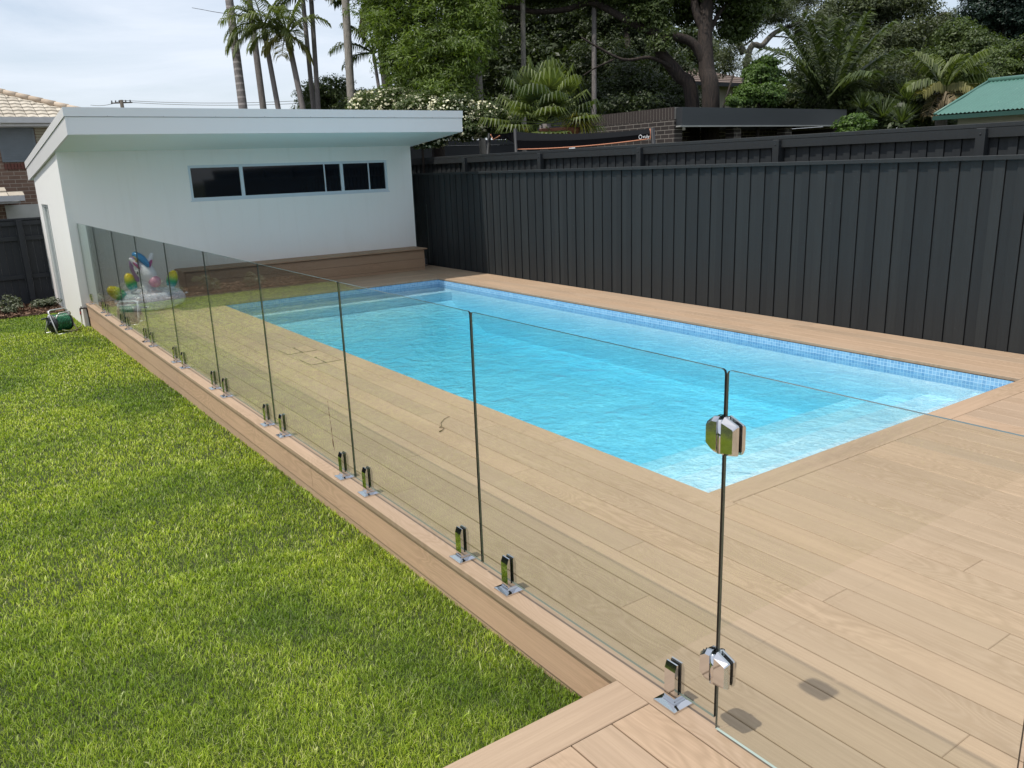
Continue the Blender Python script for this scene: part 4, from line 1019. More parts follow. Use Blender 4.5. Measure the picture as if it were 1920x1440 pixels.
def tree(name, label, base, trunks, blobs, n, size, leaf, bark, aspect=2.2, clump=.16, cat='tree', group=None, shell=.5, droop=.3, per=14):
    """trunks: list of (points, r0, r1); blobs in world coordinates"""
    b = Vector(base); o = thing(name, label, cat, b, 0, group); first = True
    for pts, r0, r1 in trunks:
        m = MB(); limb(m, [Vector(p)-b for p in pts], r0, r1); m.build('trunk' if first else 'branch', bark, o); first = False
    leaves('crown', [(Vector(c_)-b, r) for c_, r in blobs], n, size, leaf, o, aspect, clump, per, droop, shell)
    return o
def blob(px, py, D, rx, rz, ry=None): return (W(px, py, D), (rx, ry or rx, rz))

# bright leafy tree left of centre
base = down(W(815, 250, 17.5))
bl = [blob(*a) for a in ((760, 60, 18, .9, .8), (850, 30, 17.5, 1.0, .9), (730, 0, 18.5, .9, .8), (800, -60, 18, 1.4, .9), (900, -60, 18, 1.2, .9), (800, 115, 17.3, .8, .55), (870, 110, 17, .65, .55), (745, 120, 18, .55, .5), (905, 60, 17.2, .45, .5), (830, 175, 17, .7, .4), (755, 165, 17.5, .5, .35))]
tree('leafy_tree', 'bright green leafy tree over the right end of the pool house roof', base, [((base, W(815, 120, 17.6), W(805, 20, 17.8), W(810, -70, 18)), .16, .08), ((W(815, 120, 17.6), W(770, 60, 18), W(735, -10, 18.4)), .07, .03), ((W(812, 80, 17.6), W(860, 30, 17.5), W(900, -40, 17.8)), .07, .03)], bl, 60900, 0.109, 'leaf_bright', 'bark_dark', aspect=4.2, clump=.13, shell=.45)
# flowering hedge
base = down(W(790, 260, 16.6))
bl = [blob(*a) for a in ((700, 195, 17.6, .50, .26), (745, 190, 17, .45, .26), (790, 205, 16.6, .5, .28), (850, 212, 16.4, .5, .33), (905, 225, 16.4, .36, .34), (870, 236, 16.4, .5, .28), (800, 240, 16.6, .6, .4), (720, 225, 17.4, .5, .3), (940, 232, 16.3, .2, .25))]
o = tree('flowering_shrub', 'jasmine-like hedge dotted with cream flowers above the neighbour fence', base, [((base, W(790, 240, 16.3)), .05, .02)], bl, 58000, 0.051, 'leaf_mid', 'bark_dark', aspect=1.8, clump=.07, shell=.6, cat='hedge')
leaves('flowers', [(c_-base, tuple(x*1.06 for x in r)) for c_, r in bl[:10]], 6500, .05, 'flower', o, 1.15, .03, 2, .0, .9, .03, 2, 0)
# round dark bush at left of the hedge
base = down(W(610, 250, 24)); bl = [blob(*a) for a in ((590, 185, 24, .5, .45), (625, 172, 24, .6, .42), (660, 190, 24, .6, .4), (600, 210, 24, .7, .5), (680, 205, 23, .6, .35))]
tree('round_bush', 'rounded dark bush showing over the roof between the palm trunks', base, [((base, W(610, 200, 24)), .08, .04)], bl, 21750, 0.070, 'leaf_mid', 'bark_dark', clump=.1, shell=.6, cat='bush')

# deep dark trees behind the fan palm
DG = 'dark dense trees filling the background'
base = down(W(960, 260, 24)); bl = [blob(*a) for a in ((930, 130, 24, 1.6, 1.2), (1000, 60, 25, 1.5, 1.2), (1050, 150, 24, 1.6, 1.3), (960, -20, 25, 1.6, .9), (880, 40, 25, 1.2, 1.2), (1090, 60, 25, 1.2, 1.1), (1000, 215, 23.5, 1.8, .8))]
tree('dense_tree', 'dark dense tree behind the fan palm and the bare trunks', base, [((base, W(965, 120, 24.5), W(970, 0, 25)), .2, .1), ((W(965, 120, 24.5), W(1030, 60, 24.5), W(1080, 20, 25)), .1, .04)], bl, 60900, 0.117, 'leaf_dark', 'bark_dark', clump=.16, shell=.35, group=DG)
base = down(W(1180, 260, 22)); bl = [blob(*a) for a in ((1140, 130, 23, 1.1, .9), (1200, 165, 22, 1.1, .6), (1120, 190, 22, 1.0, .6), (1240, 130, 23, .9, .7), (1180, 60, 24, 1.2, .9), (1160, -10, 24, 1.4, .8), (1270, 190, 21, .7, .4), (1180, 205, 20.5, 1.2, .35))]
tree('dense_tree', 'dark undergrowth tree between brick wall and leaning trunk', base, [((base, W(1180, 150, 22.5), W(1170, 30, 24)), .15, .06)], bl, 58000, 0.094, 'leaf_dark', 'bark_dark', clump=.14, shell=.35, group=DG)
# big spreading tree with two trunks
base = down(W(1330, 200, 19))
tr = [((base, W(1333, 195, 19), W(1325, 130, 19), W(1322, 60, 19), W(1328, -30, 19)), .225, .15),
      ((W(1325, 125, 19), W(1300, 82, 18.9), W(1262, 68, 18.8), W(1238, 78, 18.7)), .13, .07),
      ((W(1322, 60, 19), W(1305, 20, 19), W(1298, -30, 19)), .12, .08),
      ((W(1330, 60, 19), W(1352, 20, 19.2), W(1385, -10, 19.4)), .06, .04)]
bl = [blob(*a) for a in ((1180, -30, 19.5, 1.2, .5), (1040, -25, 20, 1.2, .45), (1280, -10, 19.5, .9, .5), (1390, 20, 19.5, .7, .45), (1440, -20, 20, .8, .5), (1220, 30, 19, .45, .35), (1360, -30, 19, 1.0, .45), (1245, 75, 18.8, .25, .28), (1130, -20, 19.5, .8, .4), (1380, 60, 19.5, .45, .3), (930, -30, 20, .8, .4), (1290, 30, 20, .5, .3))]
tree('spreading_tree', 'big spreading tree with thick dark upright trunk behind the carport roof', base, tr, bl, 66700, 0.078, 'leaf_mid', 'bark_dark', clump=.12, shell=.3)
base = down(W(1300, 200, 19.4))
tr = [((base, W(1298, 195, 19.4), W(1272, 140, 19.3), W(1240, 100, 19.2), W(1225, 60, 19.1), W(1190, 30, 19.2)), .19, .10),
      ((W(1225, 62, 19.1), W(1170, 35, 19.2), W(1110, 5, 19.4), W(1060, 18, 19.6), W(1000, 22, 19.8), W(950, 12, 20), W(880, 30, 20)), .09, .05),
      ((W(1262, 128, 19.2), W(1220, 108, 19), W(1170, 112, 19), W(1120, 88, 19), W(1090, 70, 19)), .045, .02),
      ((W(1150, 112, 19), W(1115, 128, 19), W(1093, 142, 19)), .025, .012)]
bl = [blob(*a) for a in ((1190, -10, 19.2, .7, .4), (1100, -30, 19.6, .9, .35), (1000, -15, 20, .8, .3), (900, 0, 20, .5, .3), (1230, 20, 19.4, .35, .3))]
tree('spreading_tree', 'dark leaning tree whose long bare limb reaches left over the palms', base, tr, bl, 20300, 0.066, 'leaf_mid', 'bark_dark', clump=.1, shell=.3)
# gum tree with pale branches against the sky
base = down(W(1395, 200, 27))
tr = [((base, W(1400, 120, 27), W(1430, 85, 27), W(1455, 60, 27), W(1500, 40, 27.5), W(1515, 10, 28)), .12, .05),
      ((W(1430, 85, 27), W(1450, 95, 27), W(1495, 88, 27.5)), .035, .015), ((W(1448, 68, 27), W(1475, 70, 27.3), W(1500, 78, 27.5)), .03, .012),
      ((W(1395, 100, 26), W(1380, 60, 26), W(1400, 20, 26)), .12, .07), ((W(1388, 90, 26), W(1410, 75, 26), W(1425, 60, 26)), .04, .015)]
bl = [blob(*a) for a in ((1370, 100, 26, .4, .75), (1390, 40, 26, .8, .6), (1440, 20, 27, .8, .5), (1470, 30, 27, .6, .4), (1500, -10, 28, 1.0, .6), (1400, 125, 25, .25, .35), (1360, 120, 26, .35, .5), (1500, 60, 27.5, .3, .3))]
tree('gum_tree', 'airy gum tree with pale bare branches crossing the sky gap', base, tr, bl, 37700, 0.078, 'leaf_gum', 'bark_grey', aspect=4.5, clump=.12, shell=.3, droop=.8)
# dark wide tree behind the feather palm, right of the sky gap
base = down(W(1600, 220, 27)); bl = [blob(*a) for a in ((1540, 60, 27, 1.0, .8), (1600, 20, 27, 1.3, .8), (1680, 10, 27, 1.4, .7), (1620, 90, 27, 1.4, .8), (1700, 80, 26, 1.2, .8), (1690, 150, 25, 1.3, .9), (1520, 120, 26, .5, .6), (1620, 160, 24, 1.6, .7), (1760, 40, 27, .6, .35), (1490, 178, 24, .6, .4), (1560, 185, 23, .9, .45))]
tree('dense_tree', 'broad dark tree towering behind the feather palm at right', base, [((base, W(1610, 130, 27), W(1640, 50, 27), W(1700, 10, 27)), .2, .07), ((W(1690, 70, 26.5), W(1740, 40, 26.5), W(1775, 22, 26.5)), .04, .015), ((W(1700, 100, 26.5), W(1745, 62, 26.5), W(1790, 48, 26.5)), .035, .012)], bl, 75400, 0.098, 'leaf_gum', 'bark_grey', clump=.16, shell=.35, group=DG)
base = down(W(1870, 150, 24)); bl = [blob(*a) for a in ((1860, 20, 24, .9, .6), (1920, 50, 24, .9, .7), (1880, -30, 24, 1.3, .6), (1905, 90, 24, .7, .4), (1960, 20, 24, 1.2, .9))]
tree('dense_tree', 'blue-green dark tree in the upper right corner', base, [((base, W(1885, 60, 24), W(1890, -20, 24)), .15, .07)], bl, 31900, 0.094, 'leaf_bluish', 'bark_dark', clump=.14, shell=.4, group=DG)
base = down(W(1850, 200, 21)); bl = [blob(*a) for a in ((1790, 75, 23, .5, .5), (1830, 95, 22.5, .7, .5), (1880, 125, 21.5, .8, .4), (1920, 115, 21, .8, .5), (1770, 120, 23, .6, .5), (1840, 140, 21, .6, .35))]
tree('leafy_tree', 'mid green tree above the green roof of the shed', base, [((base, W(1850, 120, 22)), .1, .05)], bl, 40600, 0.094, 'leaf_mid', 'bark_dark', clump=.13, shell=.4)
# bright bushy tree beside the brown roof
base = down(W(1420, 230, 18.5)); bl = [blob(*a) for a in ((1432, 125, 19, .26, .20), (1420, 148, 18.8, .28, .24), (1402, 178, 18.6, .26, .20), (1440, 178, 18.6, .28, .22), (1378, 192, 18.4, .14, .10), (1450, 150, 19, .2, .2))]
tree('leafy_bush', 'bright round-leaved bush between the brown roof and the feather palm', base, [((base, W(1425, 150, 18.6)), .06, .03)], bl, 31900, 0.066, 'leaf_lime', 'bark_dark', aspect=1.7, clump=.06, shell=.55, cat='bush')
# backdrop masses
base = down(W(1150, 240, 34)); bl = [blob(*a) for a in ((930, 90, 34, 2.4, 2.2), (1060, 70, 34, 2.4, 2.0), (1180, 90, 34, 2.2, 1.9), (1290, 110, 34, 1.8, 1.5), (1000, 190, 33, 2.4, 1.4), (1240, 190, 33, 2.2, 1.0), (820, 130, 34, 2.2, 1.6), (1120, -20, 34, 3, 1.2))]
tag(leaves('tree_line', bl, 63800, 0.203, 'leaf_dark', None, 2.0, .25, 14, .3, .3), 'far belt of dark trees closing the view behind the gardens', 'trees', kind='stuff')
base = down(W(1700, 240, 32)); bl = [blob(*a) for a in ((1560, 150, 33, 1.8, 1.2), (1680, 120, 33, 2.2, 1.4), (1800, 150, 32, 2.2, .9), (1900, 140, 30, 2.2, 1.0), (1740, 210, 26, 2.0, .7), (1880, 60, 33, 1.0, .8), (1930, 180, 28, 2, .8), (1430, 195, 25, .8, .35), (1510, 190, 25, .9, .55), (1590, 195, 25, 1.0, .6), (1640, 215, 22, .9, .5))]
tag(leaves('tree_line', bl, 49300, 0.187, 'leaf_dark', None, 2.0, .22, 14, .3, .3), 'far belt of dark trees behind the shed and right-hand palms', 'trees', kind='stuff')
# trees past the left fence; they only show in the glass
for (x, y, r, lab) in ((-6.5, 22, 2.2, 'broad tree beyond the black lawn fence'), (-11.5, 13, 2.4, 'tall tree outside the left lawn fence')):
    b = Vector((x, y, -.6)); tree('garden_tree', lab, b, [((b, b+Vector((.1, 0, 2.5)), b+Vector((0, .2, 4))), .16, .08)], [(b+Vector((dx_, dy_, dz_)), (r*.7, r*.7, r*.55)) for dx_, dy_, dz_ in ((0, 0, 4.2), (1.2, .3, 3.6), (-1.1, -.4, 3.7), (.2, .9, 5.0))], 7000, .16, 'leaf_mid', 'bark_dark', clump=.2)

# feather palms at right
def feather(label, px, py, D, trunk_r, fl, mats=('frond_dark',)):
    c_ = W(px, py, D); b = down(c_); return palm('feather_palm', label, b, c_, trunk_r*1.1, trunk_r, 'bark_palm', fl, None)
c_ = W(1555, 196, 22.5)
fl = []
for (a_, e_, L_, d_) in ((AL, 32, 2.69, 0.435), (AL+15, 55, 2.69, 0.348), (AL-20, 12, 2.46, 0.565), (AL+30, 70, 2.69, 0.261), (AF, 80, 2.57, 0.174), (AN, 74, 2.46, 0.261), (AR+10, 74, 2.69, 0.217), (AR, 55, 2.69, 0.391), (AL-5, 66, 2.69, 0.261), (AR+20, 14, 2.22, 0.522), (AF, 45, 2.22, 0.435), (AR-5, 66, 2.69, 0.304), (AL+5, 45, 2.57, 0.348), (AN+20, 50, 1.87, 0.609), (AL-30, 2, 1.99, 0.435)):
    fl.append((a_, e_, L_, d_, 58, .72, .045, .5))
palm('feather_palm', 'large dark feather palm bursting above the right end of the carport roof', down(c_), c_-Vector((0, 0, .15)), .14, .13, 'bark_palm', [(fl, 'frond_dark'), ([(AR-20, 20, 1.5, .75, 44, .5, .04, 1.0), (AR-5, 38, 1.6, .8, 44, .5, .04, .9), (AL-10, 8, 1.5, .5, 44, .45, .04, .8)], 'frond')], None)
c_ = W(1770, 172, 18)
palm('feather_palm', 'palm with long arching yellow-tipped fronds beside the green shed roof', down(c_), c_, .13, .12, 'bark_palm', [
    ([(AR, 40, 1.35, 1.1, 46, .5, .035, 1.3), (AR+15, 52, 1.3, 1.1, 46, .5, .035, 1.1), (AL, 64, 1.1, .9, 42, .5, .035, .9), (AF, 60, 1.2, .7, 42, .5, .035, .9), (AL+10, 35, 1.0, 1.2, 42, .45, .035, 1.2), (AR-10, 62, 1.2, .9, 46, .45, .035, 1.0), (AN, 62, 1.0, 1.1, 42, .45, .035, 1.1)], 'frond'),
    ([(AR-5, 22, 1.15, 1.2, 44, .42, .035, 1.5), (AN+25, 30, .9, 1.8, 40, .42, .035, 1.6), (AN-60, 30, .9, 1.6, 40, .42, .035, 1.6)], 'frond_yellow'), ([(AL+40, -10, .9, 1.6, 34, .4, .035, 1.6), (AN, 0, .9, 1.6, 34, .4, .035, 1.6)], 'frond_dry')], None)

def fan_leaf(V, F, base, az, elev, pet, R, nseg=22, spread=150, hang=.7):
    d = np.array([math.cos(az)*math.cos(elev), math.sin(az)*math.cos(elev), math.sin(elev)]); b0 = np.array(base, float); hub = b0+d*pet+np.array([0, 0, -.08*pet])
    s_ = np.cross(d, [0, 0, 1.0]); s_ /= np.linalg.norm(s_)+1e-6; u_ = np.cross(s_, d)
    def quad(a, b, c_, e): k = len(V); V.extend([a, b, c_, e]); F.append((k, k+1, k+2, k+3))
    quad(b0-s_*.012, b0+s_*.012, hub+s_*.01, hub-s_*.01); quad(b0-u_*.012, b0+u_*.012, hub+u_*.01, hub-u_*.01)
    for k in range(nseg):
        a = math.radians(-spread+2*spread*k/(nseg-1)); v = d*math.cos(a)+s_*math.sin(a); w_ = np.cross(v, u_)*R*.045; l_ = R*(.8+.2*math.cos(a))*rng.uniform(.9, 1.05)
        p1 = hub+v*l_*.35-u_*.02; p2 = hub+v*l_*.68-u_*.0; v3 = v+np.array([0, 0, -hang*1.5]); v3 /= np.linalg.norm(v3); p3 = p2+v3*l_*.36
        lift = u_*.012*(1 if k % 2 else -1)
        quad(hub-w_*.15, hub+w_*.15, p1+w_+lift, p1-w_-lift); quad(p1-w_-lift, p1+w_+lift, p2+w_*.7, p2-w_*.7); quad(p2-w_*.7, p2+w_*.7, p3+w_*.08, p3-w_*.08)
c_ = W(1022, 222, 15.3)
fp = thing('fan_palm', 'fan palm with drooping pleated leaves above the black slung net', 'palm tree', down(c_))
m = MB(); m.tube([(0, 0, 0), (0, 0, c_.z-RZ-.1)], [.13, .11], 12); m.build('trunk', 'bark_palm', fp)
cz = c_.z-RZ
for i in range(30):
    a_ = i*137.5+rng.uniform(-15, 15); e_ = 82-92*(i/30)**.8; V, F = [], []
    fan_leaf(V, F, (0, 0, cz+.1-.25*i/30), math.radians(a_), math.radians(e_), rng.uniform(.55, .85), rng.uniform(.50, .64), 24, rng.uniform(115, 150), rng.uniform(.8, 1.6)); npmesh('fan_leaf', np.array(V), np.array(F), 'frond' if i % 3 else 'frond_dark', fp)

def strap_plant(name, label, c_, n, L_, w_, mat, cat='plant', up_=.9, arch=1.4, group=None):
    t = thing(name, label, cat, c_, 0, group); V, F = [], []
    for i in range(n):
        a = rng.uniform(0, 2*math.pi); e = rng.uniform(.25, 1.4)*up_; d = np.array([math.cos(a)*math.cos(e), math.sin(a)*math.cos(e), math.sin(e)]); p = np.zeros(3); l_ = L_*rng.uniform(.7, 1.1); ns = 6
        s_ = np.array([-math.sin(a), math.cos(a), 0])
        for k in range(ns):
            d2 = d+np.array([0, 0, -arch*l_/ns]); d2 /= np.linalg.norm(d2); q_ = p+d2*l_/ns; w0 = w_*(1-k/ns*.8)*.5; w1 = w_*(1-(k+1)/ns*.95)*.5
            k0 = len(V); V.extend([p-s_*w0, p+s_*w0, q_+s_*w1, q_-s_*w1]); F.append((k0, k0+1, k0+2, k0+3)); p = q_; d = d2
    npmesh('leaves', np.array(V), np.array(F), mat, t); return t
# yellow bromeliad in its terracotta bowl
pc = W(1050, 252, 15.3)
pt = thing('terracotta_bowl', 'large rust-coloured bowl half hidden behind the black net', 'pot', pc)
m = MB(); prof = [(.12, -.75), (.14, -.3), (.26, -.1), (.36, .02), (.40, .10), (.37, .11), (.33, .03), (.10, -.06)]; ns = 28
vs = [(r*math.cos(2*math.pi*k/ns), r*math.sin(2*math.pi*k/ns), z) for r, z in prof for k in range(ns)]
m.add(vs, [(i*ns+k, i*ns+(k+1) % ns, (i+1)*ns+(k+1) % ns, (i+1)*ns+k) for i in range(len(prof)-1) for k in range(ns)], 0, True); m.build('bowl', 'terracotta', pt)
strap_plant('strap_leaf_plant', 'yellow strap-leaved plant drooping over the rust-coloured bowl', W(1085, 228, 15.0), 110, .50, .04, 'bromeliad', arch=4.5)
strap_plant('strap_leaf_plant', 'small yellow strap-leaved plant at the left post of the black net', W(985, 252, 15.6), 50, .32, .03, 'bromeliad', arch=4.5)
YG = 'spiky dark green plants behind the neighbour fence'
for i, (px, py, D, L_) in enumerate(((1655, 222, 19, .6), (1618, 205, 20, .5), (1700, 190, 19.5, .6), (1690, 232, 18, .55))):
    strap_plant('spiky_plant', ('spiky rosette right of the carport fascia, lowest of the cluster', 'spiky rosette nearest to the carport roof end', 'highest spiky rosette, under the feather palm fronds', 'spiky rosette closest to the green shed wall')[i], W(px, py, D), 90, L_, .045, 'frond_dark', arch=.5, up_=1.0, group=YG)
base = down(W(1605, 250, 17)); tree('leafy_shrub', 'small lime green shrub at the foot of the carport roof end', base, [((base, W(1605, 240, 17)), .03, .02)], [blob(1608, 236, 17, .3, .22), blob(1590, 250, 17, .3, .2)], 3500, .09, 'leaf_lime', 'bark_dark', clump=.07, cat='shrub')

# ------------------------------------------------------------------ neighbours' structures
def roofrows(mb, O, U, Vd, nu_, rows, pitch, clip=None, thick=.03, mi=0):
    pass
# brick house far left
ex, ey, ez = 1.9, 20.0, 3.27; sl = .36
bh = thing('brick_house', 'brown brick house with cream tiled hip roof at the left edge', 'house', (-3, 25, -.6))
def PB(mb, name, mats, par=None): return loc_parent(mb.build(name, mats), bh)
wl = MB(); wl.box((-8, ey+.5, -.6), (ex-.5, ey+9, ez-.10)); PB(wl, 'wall', 'brick_brown')
rf = MB(); nrow = 21; step = .245
for r in range(nrow):
    a0 = r*step; a1 = (r+1)*step+.03
    for side_ in (0,):
        x1_0, x1_1 = ex-a0, ex-a1; y0_, y1_ = ey+a0, ey+a1; zb0 = ez+sl*a0+.028; zb1 = ez+sl*a1+.0
        xx = -8.5; 
        while xx < ex-a1-.05:
            xe = min(xx+.22, ex-a1); m0 = rng.uniform(-.003, .003)
            xm = (xx+xe)/2; vs = [(xx+.004, y0_, zb0+m0), (xm, y0_, zb0+.016+m0), (xe-.004, y0_, zb0+m0), (xx+.004, y1_, zb1+m0), (xm, y1_, zb1+.016+m0), (xe-.004, y1_, zb1+m0), (xx+.004, y0_, zb0-.03), (xe-.004, y0_, zb0-.03)]
            rf.add(vs, [(0, 1, 4, 3), (1, 2, 5, 4), (6, 7, 2, 1, 0)]); xx += .22
        vs = [(ex-a1+.0, y0_, zb0), (ex-a0, y0_, zb0), (ex-a1, y1_, zb1), (ex-a1, y0_, zb0-.03), (ex-a0, y0_, zb0-.03)]
        rf.add(vs, [(0, 1, 2), (3, 4, 1, 0)])
H_ = nrow*step
rf.add([(ex, ey, ez), (ex, ey+10, ez), (ex-H_, ey+10, ez+sl*H_), (ex-H_, ey+H_, ez+sl*H_)], [(0, 1, 2, 3)])
roof = PB(rf, 'roof', 'roof_cream')
rc = MB(); k = 0; s_ = 0.0; dv = Vector((-1, 1, sl)).normalized(); E0 = Vector((ex, ey, ez+.05))
while s_ < 7.5:
    rc.tube([E0+dv*s_, E0+dv*(s_+.36)], [.072, .060], 10); s_ += .33
o = rc.build('ridge_cap', 'ridge_brown'); o.parent = roof
gt = MB(); gt.box((-8.6, ey-.10, ez-.10), (ex+.08, ey+.0, ez+.02)); gt.box((-8.6, ey+.002, ez-.17), (ex+.06, ey+.5, ez-.11)); PB(gt, 'gutter', 'gutter')
wz = -.02
wf = MB(); wx_a, wx_b, wz_a, wz_b = -.30, .42, 2.36, 3.13; yw = ey+.5
wf.box((wx_a, yw-.03, wz_a), (wx_a+.05, yw+.0, wz_b)); wf.box((wx_b-.05, yw-.03, wz_a), (wx_b, yw, wz_b)); wf.box((wx_a, yw-.03, wz_b-.05), (wx_b, yw, wz_b)); wf.box((wx_a, yw-.031, wz_a-.0), (wx_b, yw, wz_a+.05))
for i in range(12):
    z = wz_a+.07+i*.055; wf.box((wx_a+.05, yw-.022, z), (wx_b-.05, yw-.008, z+.03))
wf.box((wx_a+.05, yw-.006, wz_a+.05), (wx_b-.05, yw-.002, wz_b-.05)); PB(wf, 'louvre_window', 'louvre')
sl2 = MB()
for i in range(14): sl2.box((wx_b+.02, yw-.022, 2.30+i*.06), (1.39, yw-.004, 2.345+i*.06))
PB(sl2, 'timber_slats', plain('cream_slat', (.40, .36, .26), .7))
sc2 = MB()
for i in range(12): sc2.box((wx_a+.02+i*.065, yw-.035, 2.20), (wx_a+.073+i*.065, yw-.002, 2.33))
PB(sc2, 'brick_sill', plain('sill_brick', (.16, .06, .045), .85))
lr = MB(); lz_ = 1.62
for r in range(4):
    a0 = r*.3; xx = -4.0
    while xx < -.28-a0*.9:
        xe = xx+.29; lr.add([(xx, ey-.9+a0, lz_+.10*r+.028), (xe, ey-.9+a0, lz_+.10*r+.028), (xe, ey-.9+a0+.32, lz_+.10*(r+1)), (xx, ey-.9+a0+.32, lz_+.10*(r+1)), (xx, ey-.9+a0, lz_+.10*r), (xe, ey-.9+a0, lz_+.10*r)], [(0, 1, 2, 3), (4, 5, 1, 0)]); xx += .30
PB(lr, 'porch_roof', 'roof_cream')
lg = MB(); lg.box((-4.1, ey-1.0, lz_-.09), (-.12, ey-.9, lz_+.02)); lg.box((-4.1, ey-.898, lz_-.14), (-.2, ey+.5, lz_-.10)); PB(lg, 'porch_gutter', 'gutter')
gd = MB()
for a, b_ in ((-.42, .34), (.36, 1.2)): gd.box((a, yw-.03, -.55), (b_, yw-.004, 1.42))
PB(gd, 'garage_door', 'garage')

# dark brick wall with carport
bw = thing('brick_wall', 'dark brick garden wall with soldier course on top, beside the carport', 'wall', (11.5, 12.4, -.6))
X_, Y_ = 11.25, 11.12; ZT = 2.945
m = MB(); m.box((X_, Y_+.001, -.6), (X_+.24, 14.4, ZT-.24), 0); loc_parent(m.build('wall', 'brick_dark_y'), bw)
m = MB(); y = Y_+.0
while y < 14.4: m.box((X_-.003, y+.005, ZT-.235), (X_+.243, y+.081, ZT)); y += .088
m.box((X_+.003, Y_+.004, ZT-.24), (X_+.237, 14.4, ZT-.006), 1); loc_parent(m.build('soldier_course', [plain('dark_brick_header', (.045, .034, .031), .85), plain('mortar', (.34, .31, .27), .9)]), bw)
cp = thing('carport', 'low flat-roofed carport with charcoal fascia and dark brick below', 'carport', (14, 12, -.6))
m = MB(); m.box((11.30, 10.95, 2.565), (17.05, 11.02, 2.93)); m.box((11.30, 11.021, 2.565), (11.37, 16, 2.93)); m.box((16.98, 11.021, 2.565), (17.05, 16, 2.93)); loc_parent(m.build('fascia', 'carport'), cp)
m = MB(); m.box((11.38, 11.03, 2.86), (16.97, 16, 2.90)); loc_parent(m.build('roof', 'carport'), cp)
m = MB(); m.box((11.2, 10.90, 2.535), (17.1, 11.03, 2.5635)); loc_parent(m.build('drip_edge', plain('fascia_trim', (.35, .35, .33), .5)), cp)
m = MB(); m.box((11.5, 12.6, -.6), (17.05, 12.8, 2.55)); m.box((16.8, 11.1, -.6), (17.04, 12.599, 2.55)); loc_parent(m.build('back_wall', 'brick_dark_x'), cp)
for x in (13.1, 14.9): m = MB(); m.box((x, 11.1, -.6), (x+.24, 11.34, 2.56)); loc_parent(m.build('pier', 'brick_dark_x'), cp)

# dark panel wall behind the hedge
dw = thing('dark_boundary_wall', 'flat dark grey boundary wall under the flowering hedge', 'wall', (9, 15.9, -.6))
m = MB(); m.box((6.7, 15.9, -.6), (12.0, 16.0, 2.40)); loc_parent(m.build('panel', plain('dark_panel', (.035, .037, .041), .6)), dw)
m = MB(); m.box((6.7, 15.87, 2.405), (12.0, 16.03, 2.52)); loc_parent(m.build('capping', plain('dark_panel_cap', (.05, .053, .058), .6)), dw)

# green roofed shed
sh = thing('garden_shed', 'cream shed with green corrugated steel roof at the right edge', 'shed', (17, 5.5, -.6))
a = W(1752, 217, 16.6); ridge = W(1822, 158, 17.6)
ex_, ez_ = a.x, a.z; yl = a.y; rxx = ridge.x; rzz = ridge.z; ryy = ridge.y-.35
m = MB(); m.box((ex_+.35, -6, -.6), (ex_+4.2, yl-.3, ez_-.03)); loc_parent(m.build('wall', 'cream'), sh)
m = MB(); n = 170; vs = []; y_end = -6.0
for i in range(n+1):
    for s_ in range(2):
        f_ = (i+s_*.5)/n; y = yl+(y_end-yl)*f_; dz = .012*(1 if s_ else -1); yt = min(y, ryy); 
        vs += [(ex_, y, ez_+dz+.02), (rxx, yt if y > ryy else y, rzz+dz+.02)]
nv_ = len(vs)//2
m.add(vs, [(2*i, 2*i+1, 2*i+3, 2*i+2) for i in range(nv_-1)])
m.add([(rxx, ryy, rzz+.02), (ex_, yl, ez_+.02), (rxx*2-ex_, yl, ez_+.02)], [(0, 1, 2)])
m.add([(rxx, ryy, rzz+.0), (rxx, y_end, rzz), (rxx*2-ex_, y_end, ez_), (rxx*2-ex_, yl, ez_)], [(0, 1, 2, 3)]); loc_parent(m.build('roof', 'greenroof'), sh)
m = MB(); m.tube([(rxx, ryy, rzz+.03), (rxx, y_end, rzz+.03)], .06, 8); m.tube([(rxx, ryy, rzz+.03), (ex_, yl, ez_+.03)], .03, 8); loc_parent(m.build('ridge_cap', 'greenroof'), sh)
m = MB(); m.box((ex_-.07, -6, ez_-.09), (ex_+.02, yl, ez_-.01)); loc_parent(m.build('gutter', plain('dark_green_gutter', (.02, .07, .055), .5)), sh)

# cream house behind the big tree
c_ = W(1385, 160, 31)
nh = thing('cream_house', 'cream house with brown tiled roof behind the big tree trunk', 'house', (c_.x+2, c_.y+3, -.6))
m = MB(); m.box((c_.x-3, c_.y, -.6), (c_.x+1.4, c_.y+6, c_.z)); loc_parent(m.build('wall', 'cream'), nh)
m = MB(); rx_ = c_.x+1.8; ry_ = c_.y-.5; rzb = c_.z
for r in range(9):
    a0 = r*.3; x_r = rx_-a0; y_r = ry_+a0; z_r = rzb+.10*r
    m.add([(c_.x-3.5, y_r, z_r+.03), (x_r, y_r, z_r+.03), (x_r-.3, y_r+.33, z_r+.115), (c_.x-3.5, y_r+.33, z_r+.115), (c_.x-3.5, y_r, z_r), (x_r, y_r, z_r)], [(0, 1, 2, 3), (4, 5, 1, 0)])
m.add([(rx_, ry_, rzb), (rx_, ry_+7, rzb), (rx_-2.7, ry_+7, rzb+.93), (rx_-2.7, ry_+2.7, rzb+.93)], [(0, 1, 2, 3)])
loc_parent(m.build('roof', 'roof_brown'), nh)
m = MB(); m.box((c_.x-3.5, ry_-.08, rzb-.12), (rx_+.05, ry_+.0, rzb)); loc_parent(m.build('gutter', 'dark_metal'), nh)
# leaning pole in front of it
t = thing('leaning_pole', 'thin dark pole leaning beside the big tree trunk', 'pole', W(1348, 200, 18.6)); a = W(1348, 197, 18.6); b = W(1375, 140, 18.6)
m = MB(); m.tube([a-Vector((0, 0, .4)), b], .022, 8); loc_parent(m.build('pole_shaft', 'bark_dark'), t)

